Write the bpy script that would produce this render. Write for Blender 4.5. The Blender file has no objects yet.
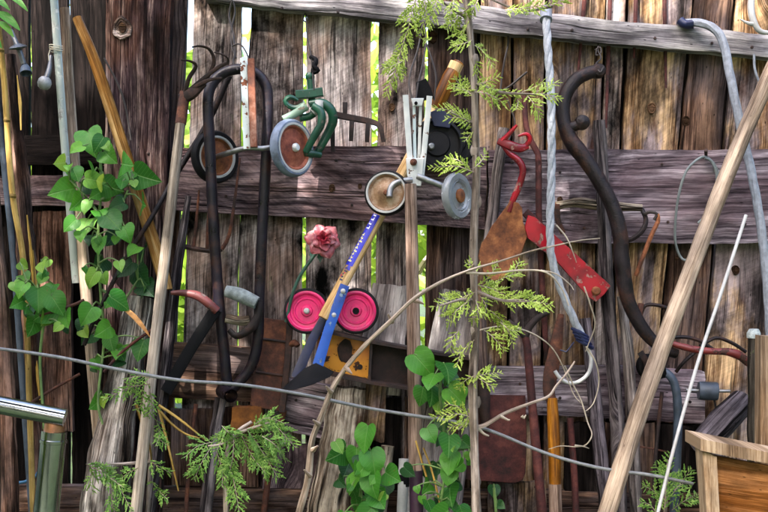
import bpy, math, random
from mathutils import Vector, Matrix, noise
R = math.radians
random.seed(11)
scene = bpy.context.scene
col = scene.collection

# ---------------------------------------------------------------- camera, sky, sun, exposure
S, D, CZ = 0.0024, 2.6, 0.80            # metres per photo pixel at the fence, camera distance, camera height
cam = bpy.data.cameras.new('camera'); cam_o = bpy.data.objects.new('camera', cam); col.objects.link(cam_o)
cam_o.location = (0, -D, CZ); cam_o.rotation_euler = (R(90), 0, 0)
cam.sensor_width = 36; cam.lens = 36 * D / (768 * S); cam.clip_start = .05; cam.clip_end = 3000
scene.camera = cam_o

SUN = Vector((-0.36, -0.62, 0.70)).normalized()     # towards the sun
world = bpy.data.worlds.new('World'); scene.world = world; world.use_nodes = True
wn = world.node_tree; wn.nodes.clear()
sky = wn.nodes.new('ShaderNodeTexSky'); sky.sky_type = 'NISHITA'; sky.sun_disc = False
sky.sun_elevation = math.asin(SUN.z); sky.sun_rotation = math.atan2(SUN.x, SUN.y)
sky.air_density = 1.0; sky.dust_density = 4.0; sky.ozone_density = 0.6
bg = wn.nodes.new('ShaderNodeBackground'); bg.inputs['Strength'].default_value = 0.15
wo = wn.nodes.new('ShaderNodeOutputWorld')
wn.links.new(sky.outputs[0], bg.inputs[0]); wn.links.new(bg.outputs[0], wo.inputs[0])
sl = bpy.data.lights.new('sun', 'SUN'); sl.energy = 2.3; sl.angle = R(0.5); sl.color = (1, .94, .86)
so = bpy.data.objects.new('sun', sl); col.objects.link(so)
so.rotation_euler = SUN.to_track_quat('Z', 'Y').to_euler(); so.location = SUN * 10
scene.view_settings.view_transform = 'Standard'; scene.view_settings.look = 'None'
scene.view_settings.gamma = 1; scene.view_settings.use_curve_mapping = False
scene.view_settings.exposure = 3.05

# ---------------------------------------------------------------- helpers
def P(px, py, d=0.0):
    k = S * (D - d) / D
    return Vector(((px - 384) * k, -d, CZ + (256 - py) * k))
def W(px, d=0.0): return px * S * (D - d) / D
def ground_pt(a, b):                     # carry the line a->b on down to the soil
    t = (0.0 - a.z) / (b.z - a.z)
    return a + (b - a) * t
def smooth(pts, step=0.012, closed=False):
    pts = [Vector(p) for p in pts]
    if len(pts) < 3 and not closed: 
        a, b = pts; n = max(1, int((b - a).length / (step * 2)))
        return [a.lerp(b, i / n) for i in range(n + 1)]
    out = []; n = len(pts)
    for i in range(n if closed else n - 1):
        p0 = pts[(i - 1) % n] if closed or i > 0 else pts[0] * 2 - pts[1]
        p1 = pts[i]; p2 = pts[(i + 1) % n]
        p3 = pts[(i + 2) % n] if closed or i + 2 < n else pts[-1] * 2 - pts[-2]
        m = max(1, int((p2 - p1).length / step))
        for k in range(m):
            t = k / m
            out.append(.5 * ((2 * p1) + (p2 - p0) * t + (2 * p0 - 5 * p1 + 4 * p2 - p3) * t * t + (3 * p1 - p0 - 3 * p2 + p3) * t ** 3))
    if not closed: out.append(pts[-1])
    return out
def nz(v, s=1.0, o=0.0): return noise.noise(Vector((v[0] * s + o, v[1] * s + o * .7, v[2] * s - o * .3)))

class MB:
    def __init__(s): s.v = []; s.f = []; s.uv = []; s.m = []
    def face(s, idx, uvs, m=0): s.f.append(idx); s.uv.append(uvs); s.m.append(m)
    def tube(s, pts, r, n=10, step=0.012, jit=0.0, closed=False, flat=(1, 1), rect=False, raw=False, cap=True, m=0, seed=None, up=None, wob=0.0, hollow=False):
        q = [Vector(p) for p in pts] if raw else smooth(pts, step, closed)
        sd = random.random() * 90 if seed is None else seed
        if wob: q = [p + Vector((nz(p, 3, sd), nz(p, 3, sd + 9), nz(p, 3, sd + 5))) * wob for p in q]
        N = len(q); L = [0.0]
        for i in range(1, N): L.append(L[-1] + (q[i] - q[i - 1]).length)
        T = L[-1] or 1
        def rad(t):
            if isinstance(r, (int, float)): return r
            if isinstance(r[0], (int, float)):
                x = t * (len(r) - 1); i = min(int(x), len(r) - 2); return r[i] + (r[i + 1] - r[i]) * (x - i)
            for (a, ra), (b, rb) in zip(r, r[1:]):
                if t <= b: return ra + (rb - ra) * ((t - a) / (b - a) if b > a else 0)
            return r[-1][1]
        if rect:
            c = .80
            sec = [(1, -c), (1, c), (c, 1), (-c, 1), (-1, c), (-1, -c), (-c, -1), (c, -1)]; n = 8
        else:
            sec = [(math.cos(2 * math.pi * k / n), math.sin(2 * math.pi * k / n)) for k in range(n)]
        base = len(s.v); Nn = None
        for i, p in enumerate(q):
            a = q[i - 1] if i > 0 else (q[-1] if closed else p); b = q[(i + 1) % N] if (i < N - 1 or closed) else p
            t = (b - a).normalized() if (b - a).length > 1e-9 else Vector((0, 0, 1))
            if Nn is None:
                u0 = Vector(up) if up else Vector((0, -1, 0))
                if abs(u0.dot(t)) > .95: u0 = Vector((1, 0, .2))
                Nn = u0
            Nn = (Nn - t * Nn.dot(t)).normalized(); B = t.cross(Nn)
            rr = rad(L[i] / T)
            for (x, y) in sec:
                o = Nn * (x * rr * flat[0]) + B * (y * rr * flat[1])
                if jit: o *= 1 + jit * (nz(p + o, 28, sd) + .8 * nz(p, 9, sd))
                s.v.append(p + o)
        per = [k / n for k in range(n + 1)]
        for i in range(N if closed else N - 1):
            j = (i + 1) % N; c = 2 * math.pi * rad(.5)
            l1 = L[j] if j else T + (q[0] - q[-1]).length
            for k in range(n):
                k2 = (k + 1) % n
                s.face([base + i * n + k, base + j * n + k, base + j * n + k2, base + i * n + k2],
                       [(per[k] * c, L[i]), (per[k] * c, l1), (per[k + 1] * c, l1), (per[k + 1] * c, L[i])], m)
        if cap and not closed:
            for (i, rev) in ((0, True), (N - 1, False)):
                ids = [base + i * n + k for k in range(n)]
                rr = rad(L[i] / T)
                uvs = [(sec[k][0] * rr + .5, sec[k][1] * rr * .08) for k in range(n)]
                # face orientation: sec runs N->B; t = N x B
                if rev: s.face(ids[::-1] if False else ids, uvs, m)
                else: s.face(ids[::-1], uvs[::-1], m)
        return s
    def box(s, c, half, rot=None, m=0, bev=.12):
        ax = [Vector((1, 0, 0)), Vector((0, 1, 0)), Vector((0, 0, 1))]
        if rot: ax = [rot @ a for a in ax]
        c = Vector(c); h = half
        k = max(range(3), key=lambda i: h[i]); a = ax[k] * h[k]
        o = [i for i in range(3) if i != k]
        rr = h[o[0]]
        if k == 1: up = ax[o[0]]
        else: up = ax[o[0]]
        s.tube([c - a, c + a], rr, rect=True, raw=True, flat=(1, h[o[1]] / rr), up=up, m=m); return s
    def poly(s, pts, d, th, m=0, bev=0.0015, bow=0.0, jit=0.0, sub=True):
        # outline traced at depth d (front), real thickness th behind it
        W3 = []
        for i, p in enumerate(pts):
            dd = p[2] if len(p) > 2 else d
            W3.append(P(p[0], p[1], dd))
        if sub:
            o = []
            for i, p in enumerate(W3):
                b = W3[(i + 1) % len(W3)]; n = max(1, int((b - p).length / .012))
                o += [p.lerp(b, k / n) for k in range(n)]
            W3 = o
        ar = sum(a.x * b.z - b.x * a.z for a, b in zip(W3, W3[1:] + W3[:1]))
        if ar < 0: W3 = W3[::-1]                       # counter-clockwise seen from -y
        cen = sum(W3, Vector()) / len(W3); n = len(W3); sd = random.random() * 50
        if jit: W3 = [p + Vector((nz(p, 40, sd), 0, nz(p, 40, sd + 7))) * jit for p in W3]
        base = len(s.v); off = Vector((0, th, 0))
        def ins(p, q): 
            e = cen - p; e.y = 0
            return p + e.normalized() * q if e.length > 1e-6 else p
        def bw(p): 
            e = (p - cen); return Vector((0, bow * (e.x ** 2 + e.z ** 2), 0))
        rings = [[cen.lerp(ins(p, bev), .5) for p in W3], [ins(p, bev) for p in W3], [p + Vector((0, bev, 0)) for p in W3], [p + off for p in W3]]
        rings = [[p + bw(p) for p in rg] for rg in rings]
        for rg in rings: s.v += rg
        uv = lambda v: (v.x, v.z) 
        c0 = len(s.v); s.v.append(cen.copy()); c1 = len(s.v); s.v.append(cen + off)
        for k in range(n):
            k2 = (k + 1) % n
            for r_ in range(3):
                a, b_, c_, d_ = base + r_ * n + k, base + (r_ + 1) * n + k, base + (r_ + 1) * n + k2, base + r_ * n + k2
                ids = [a, b_, c_, d_]; s.face(ids, [uv(s.v[i]) for i in ids], m)
            ids = [c0, base + k, base + k2]; s.face(ids, [uv(s.v[i]) for i in ids], m)
            ids = [c1, base + 3 * n + k2, base + 3 * n + k]; s.face(ids, [uv(s.v[i]) for i in ids], m)
        return s
    def lathe(s, prof, c, axis, n=32, m=0, sq=1.0, jit=0.0):
        # prof: (radius, height along axis)
        ax = Vector(axis).normalized(); c = Vector(c)
        u = Vector((0, 0, 1)) if abs(ax.z) < .9 else Vector((1, 0, 0))
        u = (u - ax * u.dot(ax)).normalized(); w = ax.cross(u); base = len(s.v); sd = random.random() * 50
        for (r, h) in prof:
            for k in range(n):
                a = 2 * math.pi * k / n
                rr = r * (1 + jit * noise.noise(Vector((math.cos(a) * 2, math.sin(a) * 2, sd))))
                s.v.append(c + ax * h + u * (math.cos(a) * rr) + w * (math.sin(a) * rr * sq))
        for i in range(len(prof) - 1):
            for k in range(n):
                k2 = (k + 1) % n
                ids = [base + i * n + k, base + i * n + k2, base + (i + 1) * n + k2, base + (i + 1) * n + k]
                us = [(prof[i][0] * math.cos(6.283 * k / n), prof[i][0] * math.sin(6.283 * k / n)), (prof[i][0] * math.cos(6.283 * k2 / n), prof[i][0] * math.sin(6.283 * k2 / n)),
                      (prof[i + 1][0] * math.cos(6.283 * k2 / n), prof[i + 1][0] * math.sin(6.283 * k2 / n)), (prof[i + 1][0] * math.cos(6.283 * k / n), prof[i + 1][0] * math.sin(6.283 * k / n))]
                s.face(ids, us, m)
        return s
    def board(s, le, re, d, th, nv=60, nu=7, edge=.0016, rough=.0012, m=0, cup=0.0):
        # le, re: pixel polylines of the left and right edge (same count); grid front, back and sides
        sd = random.random() * 90
        A = [P(x, y, p[0] if p else d) for x, y, *p in le]; B = [P(x, y, p[0] if p else d) for x, y, *p in re]
        def at(L_, t):
            x = t * (len(L_) - 1); i = min(int(x), len(L_) - 2); return L_[i].lerp(L_[i + 1], x - i)
        base = len(s.v); wd = (B[0] - A[0]).length; 
        ln = sum((a - b).length for a, b in zip(A, A[1:]))
        fr = []; 
        for j in range(nv + 1):
            t = j / nv; a = at(A, t); b = at(B, t)
            ea = edge * (1.6 * nz(a, 6, sd) + nz(a, 35, sd)); eb = edge * (1.6 * nz(b, 6, sd + 3) + nz(b, 35, sd + 3))
            dr = (b - a).normalized(); a = a + dr * ea; b = b + dr * eb
            for i in range(nu + 1):
                x = i / nu; p = a.lerp(b, x)
                e = min(x, 1 - x) * 2; p.y += rough * 2 * nz(p, 9, sd) + rough * .7 * nz(p, 40, sd) + (0.0018 if i in (0, nu) else 0) - cup * (1 - (2 * x - 1) ** 2)
                if j in (0, nv): p += (at(A, .5) - at(A, .45)).normalized() * (.006 * nz(p, 60, sd))
                s.v.append(p)
        nb = len(s.v) - base
        for k in range(nb): 
            q = s.v[base + k] + Vector((0, th, 0)); s.v.append(q)
        idx = lambda j, i, bk=0: base + bk * nb + j * (nu + 1) + i
        uv = lambda j, i: (sd + wd * i / nu, ln * j / nv)
        for j in range(nv):
            for i in range(nu):
                s.face([idx(j, i), idx(j + 1, i), idx(j + 1, i + 1), idx(j, i + 1)], [uv(j, i), uv(j + 1, i), uv(j + 1, i + 1), uv(j, i + 1)], m)
                s.face([idx(j, i, 1), idx(j, i + 1, 1), idx(j + 1, i + 1, 1), idx(j + 1, i, 1)], [uv(j, i), uv(j, i + 1), uv(j + 1, i + 1), uv(j + 1, i)], m)
            for i, fl in ((0, 1), (nu, 0)):
                ids = [idx(j, i), idx(j, i, 1), idx(j + 1, i, 1), idx(j + 1, i)]; u = sd + wd * i / nu
                us = [(u, ln * j / nv), (u + th, ln * j / nv), (u + th, ln * (j + 1) / nv), (u, ln * (j + 1) / nv)]
                s.face(ids if fl else ids[::-1], us if fl else us[::-1], m)
        for j, fl in ((0, 1), (nv, 0)):
            for i in range(nu):
                ids = [idx(j, i), idx(j, i + 1), idx(j, i + 1, 1), idx(j, i, 1)]; us = [(sd + wd * i / nu, 0), (sd + wd * (i + 1) / nu, 0), (sd + wd * (i + 1) / nu, .003), (sd + wd * i / nu, .003)]
                s.face(ids if fl else ids[::-1], us if fl else us[::-1], m)
        return s

WORLD = {}
def wpos(o): return WORLD.get(o.name, Vector((0, 0, 0)))
def obj(name, mb, mat, parent=None, label=None, cat=None, group=None, kind=None, sharp=38, flat=False):
    if parent is not None: org = wpos(parent)
    else:
        n = len(mb.v); c = sum(mb.v, Vector()) / n; org = Vector((c.x, c.y, min(p.z for p in mb.v)))
    me = bpy.data.meshes.new(name)
    me.from_pydata([tuple(p - org) for p in mb.v], [], mb.f)
    u = me.uv_layers.new(name='UVMap'); fl = []
    for q in mb.uv:
        for a in q: fl += [a[0], a[1]]
    u.data.foreach_set('uv', fl)
    mats = mat if isinstance(mat, (list, tuple)) else [mat]
    for k in mats: me.materials.append(k)
    if len(mats) > 1: me.polygons.foreach_set('material_index', mb.m)
    me.update()
    if not flat:
        me.shade_smooth(); me.set_sharp_from_angle(angle=R(sharp))
    o = bpy.data.objects.new(name, me); col.objects.link(o)
    if parent is not None: o.parent = parent
    else: o.location = org
    WORLD[o.name] = org.copy()
    if label: o['label'] = label
    if cat: o['category'] = cat
    if group: o['group'] = group
    if kind: o['kind'] = kind
    return o
def thing(name, label, cat, loc, group=None):
    o = bpy.data.objects.new(name, None); col.objects.link(o); o.location = loc; o.empty_display_size = .05
    WORLD[o.name] = Vector(loc); o['label'] = label; o['category'] = cat
    if group: o['group'] = group
    return o

# ---------------------------------------------------------------- procedural materials
class M:
    def __init__(s, name, rough=.6, metal=0.0):
        s.mat = bpy.data.materials.new(name); s.mat.use_nodes = True; s.t = s.mat.node_tree
        s.b = s.t.nodes['Principled BSDF']; s.b.inputs['Roughness'].default_value = rough; s.b.inputs['Metallic'].default_value = metal
    def n(s, ty, **k):
        x = s.t.nodes.new('ShaderNode' + ty)
        for a, v in k.items(): setattr(x, a, v)
        return x
    def l(s, a, b): s.t.links.new(a, b)
    def inp(s, node, i, v):
        if hasattr(v, 'is_linked') or hasattr(v, 'links'): s.l(v, node.inputs[i])
        else: node.inputs[i].default_value = v
    def math(s, op, a, b=0.0, c=0.0, clamp=False):
        x = s.n('Math', operation=op, use_clamp=clamp); s.inp(x, 0, a); s.inp(x, 1, b); s.inp(x, 2, c); return x.outputs[0]
    def noise(s, vec, scale=1.0, detail=4.0, rough=.55, dist=0.0):
        x = s.n('TexNoise'); s.inp(x, 'Vector', vec); s.inp(x, 'Scale', scale); s.inp(x, 'Detail', detail); s.inp(x, 'Roughness', rough); s.inp(x, 'Distortion', dist); return x.outputs['Fac']
    def comb(s, a, b, c): 
        x = s.n('CombineXYZ'); s.inp(x, 0, a); s.inp(x, 1, b); s.inp(x, 2, c); return x.outputs[0]
    def ramp(s, f, stops):
        x = s.n('ValToRGB'); s.l(f, x.inputs[0]); e = x.color_ramp.elements
        while len(e) < len(stops): e.new(.5)
        for q, (p, c) in zip(e, stops): q.position = p; q.color = (*c, 1) if len(c) == 3 else c
        return x.outputs[0]
    def mix(s, f, a, b, mode='MIX'):
        x = s.n('Mix', data_type='RGBA', blend_type=mode); s.inp(x, 0, f)
        for i, v in ((6, a), (7, b)):
            if isinstance(v, tuple): x.inputs[i].default_value = (*v[:3], 1)
            else: s.l(v, x.inputs[i])
        return x.outputs[2]
    def rng(s, f, a, b, c=0.0, d=1.0, smooth=True):
        x = s.n('MapRange'); x.interpolation_type = 'SMOOTHSTEP' if smooth else 'LINEAR'
        for i, v in enumerate((f, a, b, c, d)): s.inp(x, i, v)
        return x.outputs[0]
    def bump(s, h, dist=.002, st=1.0):
        x = s.n('Bump'); s.inp(x, 'Strength', st); s.inp(x, 'Distance', dist); s.l(h, x.inputs['Height']); s.l(x.outputs[0], s.b.inputs['Normal'])
    def color(s, c): 
        if isinstance(c, tuple): s.b.inputs['Base Color'].default_value = (*c, 1)
        else: s.l(c, s.b.inputs['Base Color'])
    def rand(s): return s.n('ObjectInfo').outputs['Random']
    def uv(s):
        x = s.n('UVMap'); y = s.n('SeparateXYZ'); s.l(x.outputs[0], y.inputs[0]); return y.outputs[0], y.outputs[1]
    def objc(s): return s.n('TexCoord').outputs['Object']

def wood(name, dark, mid, light, weather=None, wamt=.5, knots=1.0, crack=.5, rough=.85, bump=.0022, fine=1.0, vary=.25, stain=None, moss=0.0, spec=.06, saw=0.0, grime=.6, rings=.45, pits=.8):
    dark = tuple(x * .6 for x in dark); mid = tuple(x * .78 for x in mid); weather = tuple(x * .8 for x in weather) if weather else None
    m = M(name, rough); u, v = m.uv(); rd = m.rand(); z = m.math('MULTIPLY', rd, 83.0)
    big = m.comb(m.math('MULTIPLY', u, 9.0), m.math('MULTIPLY', v, 2.2), z)
    w = m.math('MULTIPLY', m.math('SUBTRACT', m.noise(big, 1.0, 2.0), .5), .016)
    vor = m.n('TexVoronoi'); vor.feature = 'F1'
    m.l(m.comb(m.math('MULTIPLY', u, 6.0), m.math('MULTIPLY', v, 3.2), z), vor.inputs['Vector']); vor.inputs['Scale'].default_value = 1.0
    kd = vor.outputs['Distance']; sc = m.n('SeparateColor'); m.l(vor.outputs['Color'], sc.inputs[0])
    gate = m.math('GREATER_THAN', sc.outputs[0], 1.0 - .45 * knots)
    kn = m.math('MULTIPLY', m.rng(kd, .02, .34, 1.0, 0.0), gate)
    g = m.math('ADD', m.math('ADD', u, w), m.math('MULTIPLY', kn, .034))
    g2 = m.math('ADD', g, m.math('MULTIPLY', rd, 7.0))
    f1 = m.noise(m.comb(m.math('MULTIPLY', g2, 420.0 * fine), m.math('MULTIPLY', v, 15.0), z), 1.0, 5.0, .62)
    f2 = m.noise(m.comb(m.math('MULTIPLY', g2, 95.0 * fine), m.math('MULTIPLY', v, 4.2), z), 1.0, 5.0, .6)
    f3 = m.noise(m.comb(m.math('MULTIPLY', g2, 22.0), m.math('MULTIPLY', v, .9), z), 1.0, 3.0, .5)
    tot = m.math('ADD', m.math('ADD', m.math('MULTIPLY', f1, .40), m.math('MULTIPLY', f2, .34)), m.math('MULTIPLY', f3, .44))
    c = m.ramp(tot, [(.44, dark), (.555, mid), (.665, light)])
    pat = m.noise(m.comb(m.math('MULTIPLY', u, 13.0), m.math('MULTIPLY', v, 4.5), z), 1.0, 6.0, .6)
    if weather:
        wm = m.ramp(tot, [(.44, tuple(x * .22 for x in weather)), (.585, weather), (.71, tuple(min(.8, x * 1.6) for x in weather))])
        c = m.mix(m.math('MULTIPLY', m.rng(pat, .42, .62), wamt * 1.6, clamp=True), c, wm)
    if stain:
        sp = m.noise(m.comb(m.math('MULTIPLY', u, 28.0), m.math('MULTIPLY', v, 7.0), m.math('ADD', z, 11.0)), 1.0, 5.0, .6)
        c = m.mix(m.math('MULTIPLY', m.rng(sp, .54, .70), .85), c, stain)
    if moss:
        mp = m.noise(m.comb(m.math('MULTIPLY', u, 60.0), m.math('MULTIPLY', v, 30.0), z), 1.0, 4.0, .7)
        c = m.mix(m.math('MULTIPLY', m.rng(mp, .60, .68), moss), c, (.13, .15, .08))
    ct = m.noise(m.comb(m.math('ADD', m.math('MULTIPLY', g2, 9.0), m.math('MULTIPLY', f1, .05)), m.math('MULTIPLY', v, .75), m.math('ADD', z, 61.0)), 1.0, 1.5, .4)
    rl = m.rng(m.math('SINE', m.math('MULTIPLY', ct, 105.0)), .25, 1.0)
    c = m.mix(m.math('MULTIPLY', rl, rings), c, tuple(x * 1.1 for x in dark))
    pv = m.n('TexVoronoi'); pv.feature = 'F1'; m.l(m.comb(m.math('MULTIPLY', u, 150.0), m.math('MULTIPLY', v, 55.0), z), pv.inputs['Vector']); pv.inputs['Scale'].default_value = 1.0
    ps = m.n('SeparateColor'); m.l(pv.outputs['Color'], ps.inputs[0])
    pm = m.math('MULTIPLY', m.rng(pv.outputs['Distance'], .10, .22, 1.0, 0.0), m.math('GREATER_THAN', ps.outputs[0], .90))
    c = m.mix(m.math('MULTIPLY', pm, pits), c, tuple(x * .4 for x in dark))
    cr = m.noise(m.comb(m.math('MULTIPLY', g2, 40.0), m.math('MULTIPLY', v, 1.0), m.math('ADD', z, 5.0)), 1.0, 2.0, .5)
    ck = m.rng(m.math('ABSOLUTE', m.math('SUBTRACT', cr, .5)), .004, .024, 1.0, 0.0)
    gatec = m.rng(m.noise(m.comb(m.math('MULTIPLY', u, 18.0), m.math('MULTIPLY', v, 3.0), m.math('ADD', z, 23.0)), 1.0, 2.0), .44, .56)
    ck = m.math('MULTIPLY', m.math('MULTIPLY', ck, gatec), crack)
    c = m.mix(m.math('MULTIPLY', ck, .92), c, tuple(x * .18 for x in dark))
    kc = m.math('MULTIPLY', m.rng(kd, .05, .13, 1.0, 0.0), gate)
    c = m.mix(m.math('MULTIPLY', kc, .85), c, tuple(x * .5 for x in dark))
    gr = m.noise(m.comb(m.math('MULTIPLY', u, 11.0), m.math('MULTIPLY', v, 5.0), m.math('ADD', z, 41.0)), 1.0, 7.0, .68)
    gf = m.rng(gr, .33, .66, 1.0 - grime, 1.0 + .45 * grime)
    gx = m.n('HueSaturation'); m.inp(gx, 'Value', gf); m.l(c, gx.inputs['Color']); c = gx.outputs[0]
    if saw:
        sw = m.noise(m.comb(m.math('MULTIPLY', u, 16.0), m.math('ADD', m.math('MULTIPLY', v, 150.0), m.math('MULTIPLY', u, 85.0)), z), 1.0, 3.0, .6)
        sx = m.n('HueSaturation'); m.inp(sx, 'Value', m.rng(sw, .36, .64, 1.0 - saw, 1.0 + saw * .7)); m.l(c, sx.inputs['Color']); c = sx.outputs[0]
    ob = m.math('ADD', 1.0 - vary, m.math('MULTIPLY', rd, 2 * vary))
    x = m.n('HueSaturation'); x.inputs['Saturation'].default_value = 1.18; m.inp(x, 'Value', ob); m.l(c, x.inputs['Color']); m.color(x.outputs[0])
    h = m.math('SUBTRACT', m.math('ADD', m.math('MULTIPLY', f1, .5), m.math('MULTIPLY', f2, .8)), m.math('ADD', m.math('MULTIPLY', ck, 1.2), m.math('ADD', m.math('MULTIPLY', rl, rings * .5), m.math('MULTIPLY', pm, .5))))
    m.bump(h, bump, 1.0); m.b.inputs['Specular IOR Level'].default_value = spec
    return m.mat
def rusty(name, a, b, c, scale=45.0, rough=.8, metal=.15, bump=.0012):
    m = M(name, rough, metal); o = m.objc(); z = m.math('MULTIPLY', m.rand(), 30.0)
    vv = m.n('VectorMath', operation='ADD'); m.l(o, vv.inputs[0]); m.l(m.comb(z, z, z), vv.inputs[1])
    f = m.noise(vv.outputs[0], scale, 8.0, .65); g = m.noise(vv.outputs[0], scale * .22, 4.0, .6); h = m.noise(vv.outputs[0], scale * 6, 3.0, .6)
    t = m.math('ADD', m.math('ADD', m.math('MULTIPLY', f, .5), m.math('MULTIPLY', g, .42)), m.math('MULTIPLY', h, .12))
    m.color(m.ramp(t, [(.40, a), (.53, b), (.66, c)])); m.bump(t, bump); return m.mat
def chipped(name, paint, under, amt=.5, scale=40.0, rough=.35, paint2=None, bump=.0008, coat=0.0):
    m = M(name, rough); o = m.objc(); z = m.math('MULTIPLY', m.rand(), 30.0)
    vv = m.n('VectorMath', operation='ADD'); m.l(o, vv.inputs[0]); m.l(m.comb(z, z, z), vv.inputs[1]); o = vv.outputs[0]
    f = m.noise(o, scale, 7.0, .62); g = m.noise(o, scale * .35, 3.0, .5)
    p = m.mix(m.rng(g, .35, .65), paint, paint2 or tuple(x * .72 for x in paint))
    un = m.ramp(m.noise(o, scale * 2.2, 5.0, .6), [(.35, tuple(x * .35 for x in under)), (.6, under)])
    mk = m.rng(f, .70 - .3 * amt, .73 - .3 * amt)
    m.color(m.mix(mk, p, un)); m.inp(m.b, 'Roughness', m.math('ADD', rough, m.math('MULTIPLY', mk, .45)))
    m.bump(m.math('SUBTRACT', m.math('MULTIPLY', f, .3), mk), bump); m.b.inputs['Coat Weight'].default_value = coat
    return m.mat
def plain(name, c, rough=.5, metal=0.0, var=.25, scale=30.0, bump=.0004, spec=None, dirt=None):
    m = M(name, rough, metal); o = m.objc(); f = m.noise(o, scale, 5.0, .6)
    k = m.mix(m.rng(f, .3, .7), tuple(x * (1 - var) for x in c), tuple(min(1, x * (1 + var)) for x in c))
    if dirt: k = m.mix(m.math('MULTIPLY', m.rng(m.noise(o, scale * .7, 6.0, .7), .5, .66), .8), k, dirt)
    m.color(k); m.inp(m.b, 'Roughness', m.rng(f, .25, .75, max(.03, rough - .12), min(1, rough + .15)))
    m.bump(m.noise(o, scale * 8, 3.0, .6), bump)
    if spec is not None: m.b.inputs['Specular IOR Level'].default_value = spec
    return m.mat
def leafy(name, a, b, c, vein=None, trans=.35, rough=.42):
    m = M(name, rough); u, v = m.uv()
    geo = m.n('NewGeometry').outputs['Random Per Island']
    base = m.ramp(geo, [(.0, a), (.55, b), (1.0, c)])
    f = m.noise(m.objc(), 55.0, 4.0, .6)
    base = m.mix(m.math('MULTIPLY', m.rng(f, .4, .7), .35), base, tuple(x * .55 for x in b))
    sp_ = m.noise(m.objc(), 130.0, 3.0, .6)
    base = m.mix(m.math('MULTIPLY', m.rng(sp_, .69, .74), .8), base, (.16, .09, .02))
    h = f
    if vein:
        fu = m.math('ABSOLUTE', u)
        mid = m.rng(fu, .006, .03, 1.0, 0.0)
        sw = m.math('SINE', m.math('MULTIPLY', m.math('SUBTRACT', v, m.math('MULTIPLY', fu, .75)), 40.0))
        sv = m.math('MULTIPLY', m.rng(sw, .90, 1.0), .45)
        k = m.math('MAXIMUM', mid, sv)
        base = m.mix(m.math('MULTIPLY', k, .55), base, vein); h = m.math('SUBTRACT', m.math('MULTIPLY', f, .2), m.math('MULTIPLY', k, .8))
    m.color(base); m.bump(h, .0012, .8); m.b.inputs['Specular IOR Level'].default_value = .32
    tr = m.n('BsdfTranslucent'); hs = m.n('HueSaturation'); hs.inputs['Value'].default_value = 1.5; hs.inputs['Hue'].default_value = .485
    m.l(base, hs.inputs['Color']); m.l(hs.outputs[0], tr.inputs[0])
    mx = m.n('MixShader'); mx.inputs[0].default_value = trans
    out = m.t.nodes['Material Output']; m.l(m.b.outputs[0], mx.inputs[1]); m.l(tr.outputs[0], mx.inputs[2]); m.l(mx.outputs[0], out.inputs[0])
    return m.mat

m_grey = wood('grey_board_wood', (.020, .015, .016), (.25, .208, .20), (.56, .50, .475), weather=(.24, .155, .115), wamt=.45, knots=.18, crack=.8, moss=.25, saw=.16, grime=1.0, rings=.25)
m_tan = wood('tan_board_wood', (.020, .011, .008), (.21, .128, .075), (.50, .365, .24), weather=(.21, .172, .172), wamt=.75, knots=.4, crack=.7, saw=.12, grime=.9, rings=.35, stain=(.045, .022, .016))
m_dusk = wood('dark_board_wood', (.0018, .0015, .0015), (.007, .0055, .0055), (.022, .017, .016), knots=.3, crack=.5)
m_brown = wood('brown_board_wood', (.009, .005, .004), (.085, .052, .040), (.24, .16, .12), weather=(.10, .082, .084), wamt=.5, knots=.6, crack=.8)
m_rail = wood('purple_grey_rail_wood', (.018, .013, .018), (.24, .20, .225), (.52, .46, .495), weather=(.15, .105, .12), wamt=.5, knots=.35, crack=.9)
m_drail = wood('dark_rail_wood', (.006, .004, .005), (.085, .064, .074), (.28, .218, .225), weather=(.12, .072, .066), wamt=.4, knots=.5, crack=.8, saw=.14, grime=.8)
m_top = wood('bleached_rail_wood', (.030, .027, .032), (.30, .28, .295), (.62, .59, .59), weather=(.17, .15, .175), wamt=.4, knots=.4, crack=1.0)
m_plank = wood('knotty_plank_wood', (.006, .004, .005), (.06, .040, .043), (.34, .26, .235), weather=(.075, .036, .022), wamt=.4, knots=.1, crack=1.0, grime=.8, bump=.004)
m_pole = wood('pale_pole_wood', (.07, .048, .035), (.25, .188, .143), (.43, .345, .27), weather=(.185, .15, .13), wamt=.35, knots=.1, crack=.55, bump=.0008, grime=.35, rings=.18, pits=.5)
m_handle = wood('tan_handle_wood', (.26, .15, .075), (.52, .35, .19), (.68, .51, .32), knots=0, grime=.2, crack=.15, rings=.15, pits=.2, rough=.5, bump=.0005)
m_orange = wood('orange_handle_wood', (.10, .036, .012), (.30, .125, .038), (.48, .25, .10), weather=(.17, .07, .03), wamt=.5, knots=.1, crack=.3, rough=.45, bump=.0006, grime=.4, spec=.3, rings=.2, pits=.3)
m_broom = wood('grey_brown_handle_wood', (.06, .038, .03), (.20, .14, .112), (.38, .29, .245), knots=.1, crack=.4, bump=.0008, grime=.35, rings=.2, pits=.4)
m_stake = wood('weathered_stake_wood', (.007, .006, .007), (.05, .042, .046), (.24, .21, .212), knots=.5, crack=1.0, bump=.0035)
m_char = wood('charred_stake_wood', (.006, .005, .006), (.045, .038, .045), (.17, .15, .17), knots=.4, crack=1.0, bump=.0035)
m_log = wood('bleached_log_wood', (.008, .0065, .006), (.16, .14, .125), (.60, .56, .51), weather=(.10, .06, .04), wamt=.3, knots=.1, crack=1.0, stain=(.008, .006, .006), bump=.004, grime=.9)
m_stump = wood('stained_stake_wood', (.012, .009, .007), (.16, .122, .092), (.52, .46, .38), knots=.3, crack=1.0, grime=.8, stain=(.045, .017, .009), bump=.003)
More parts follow.
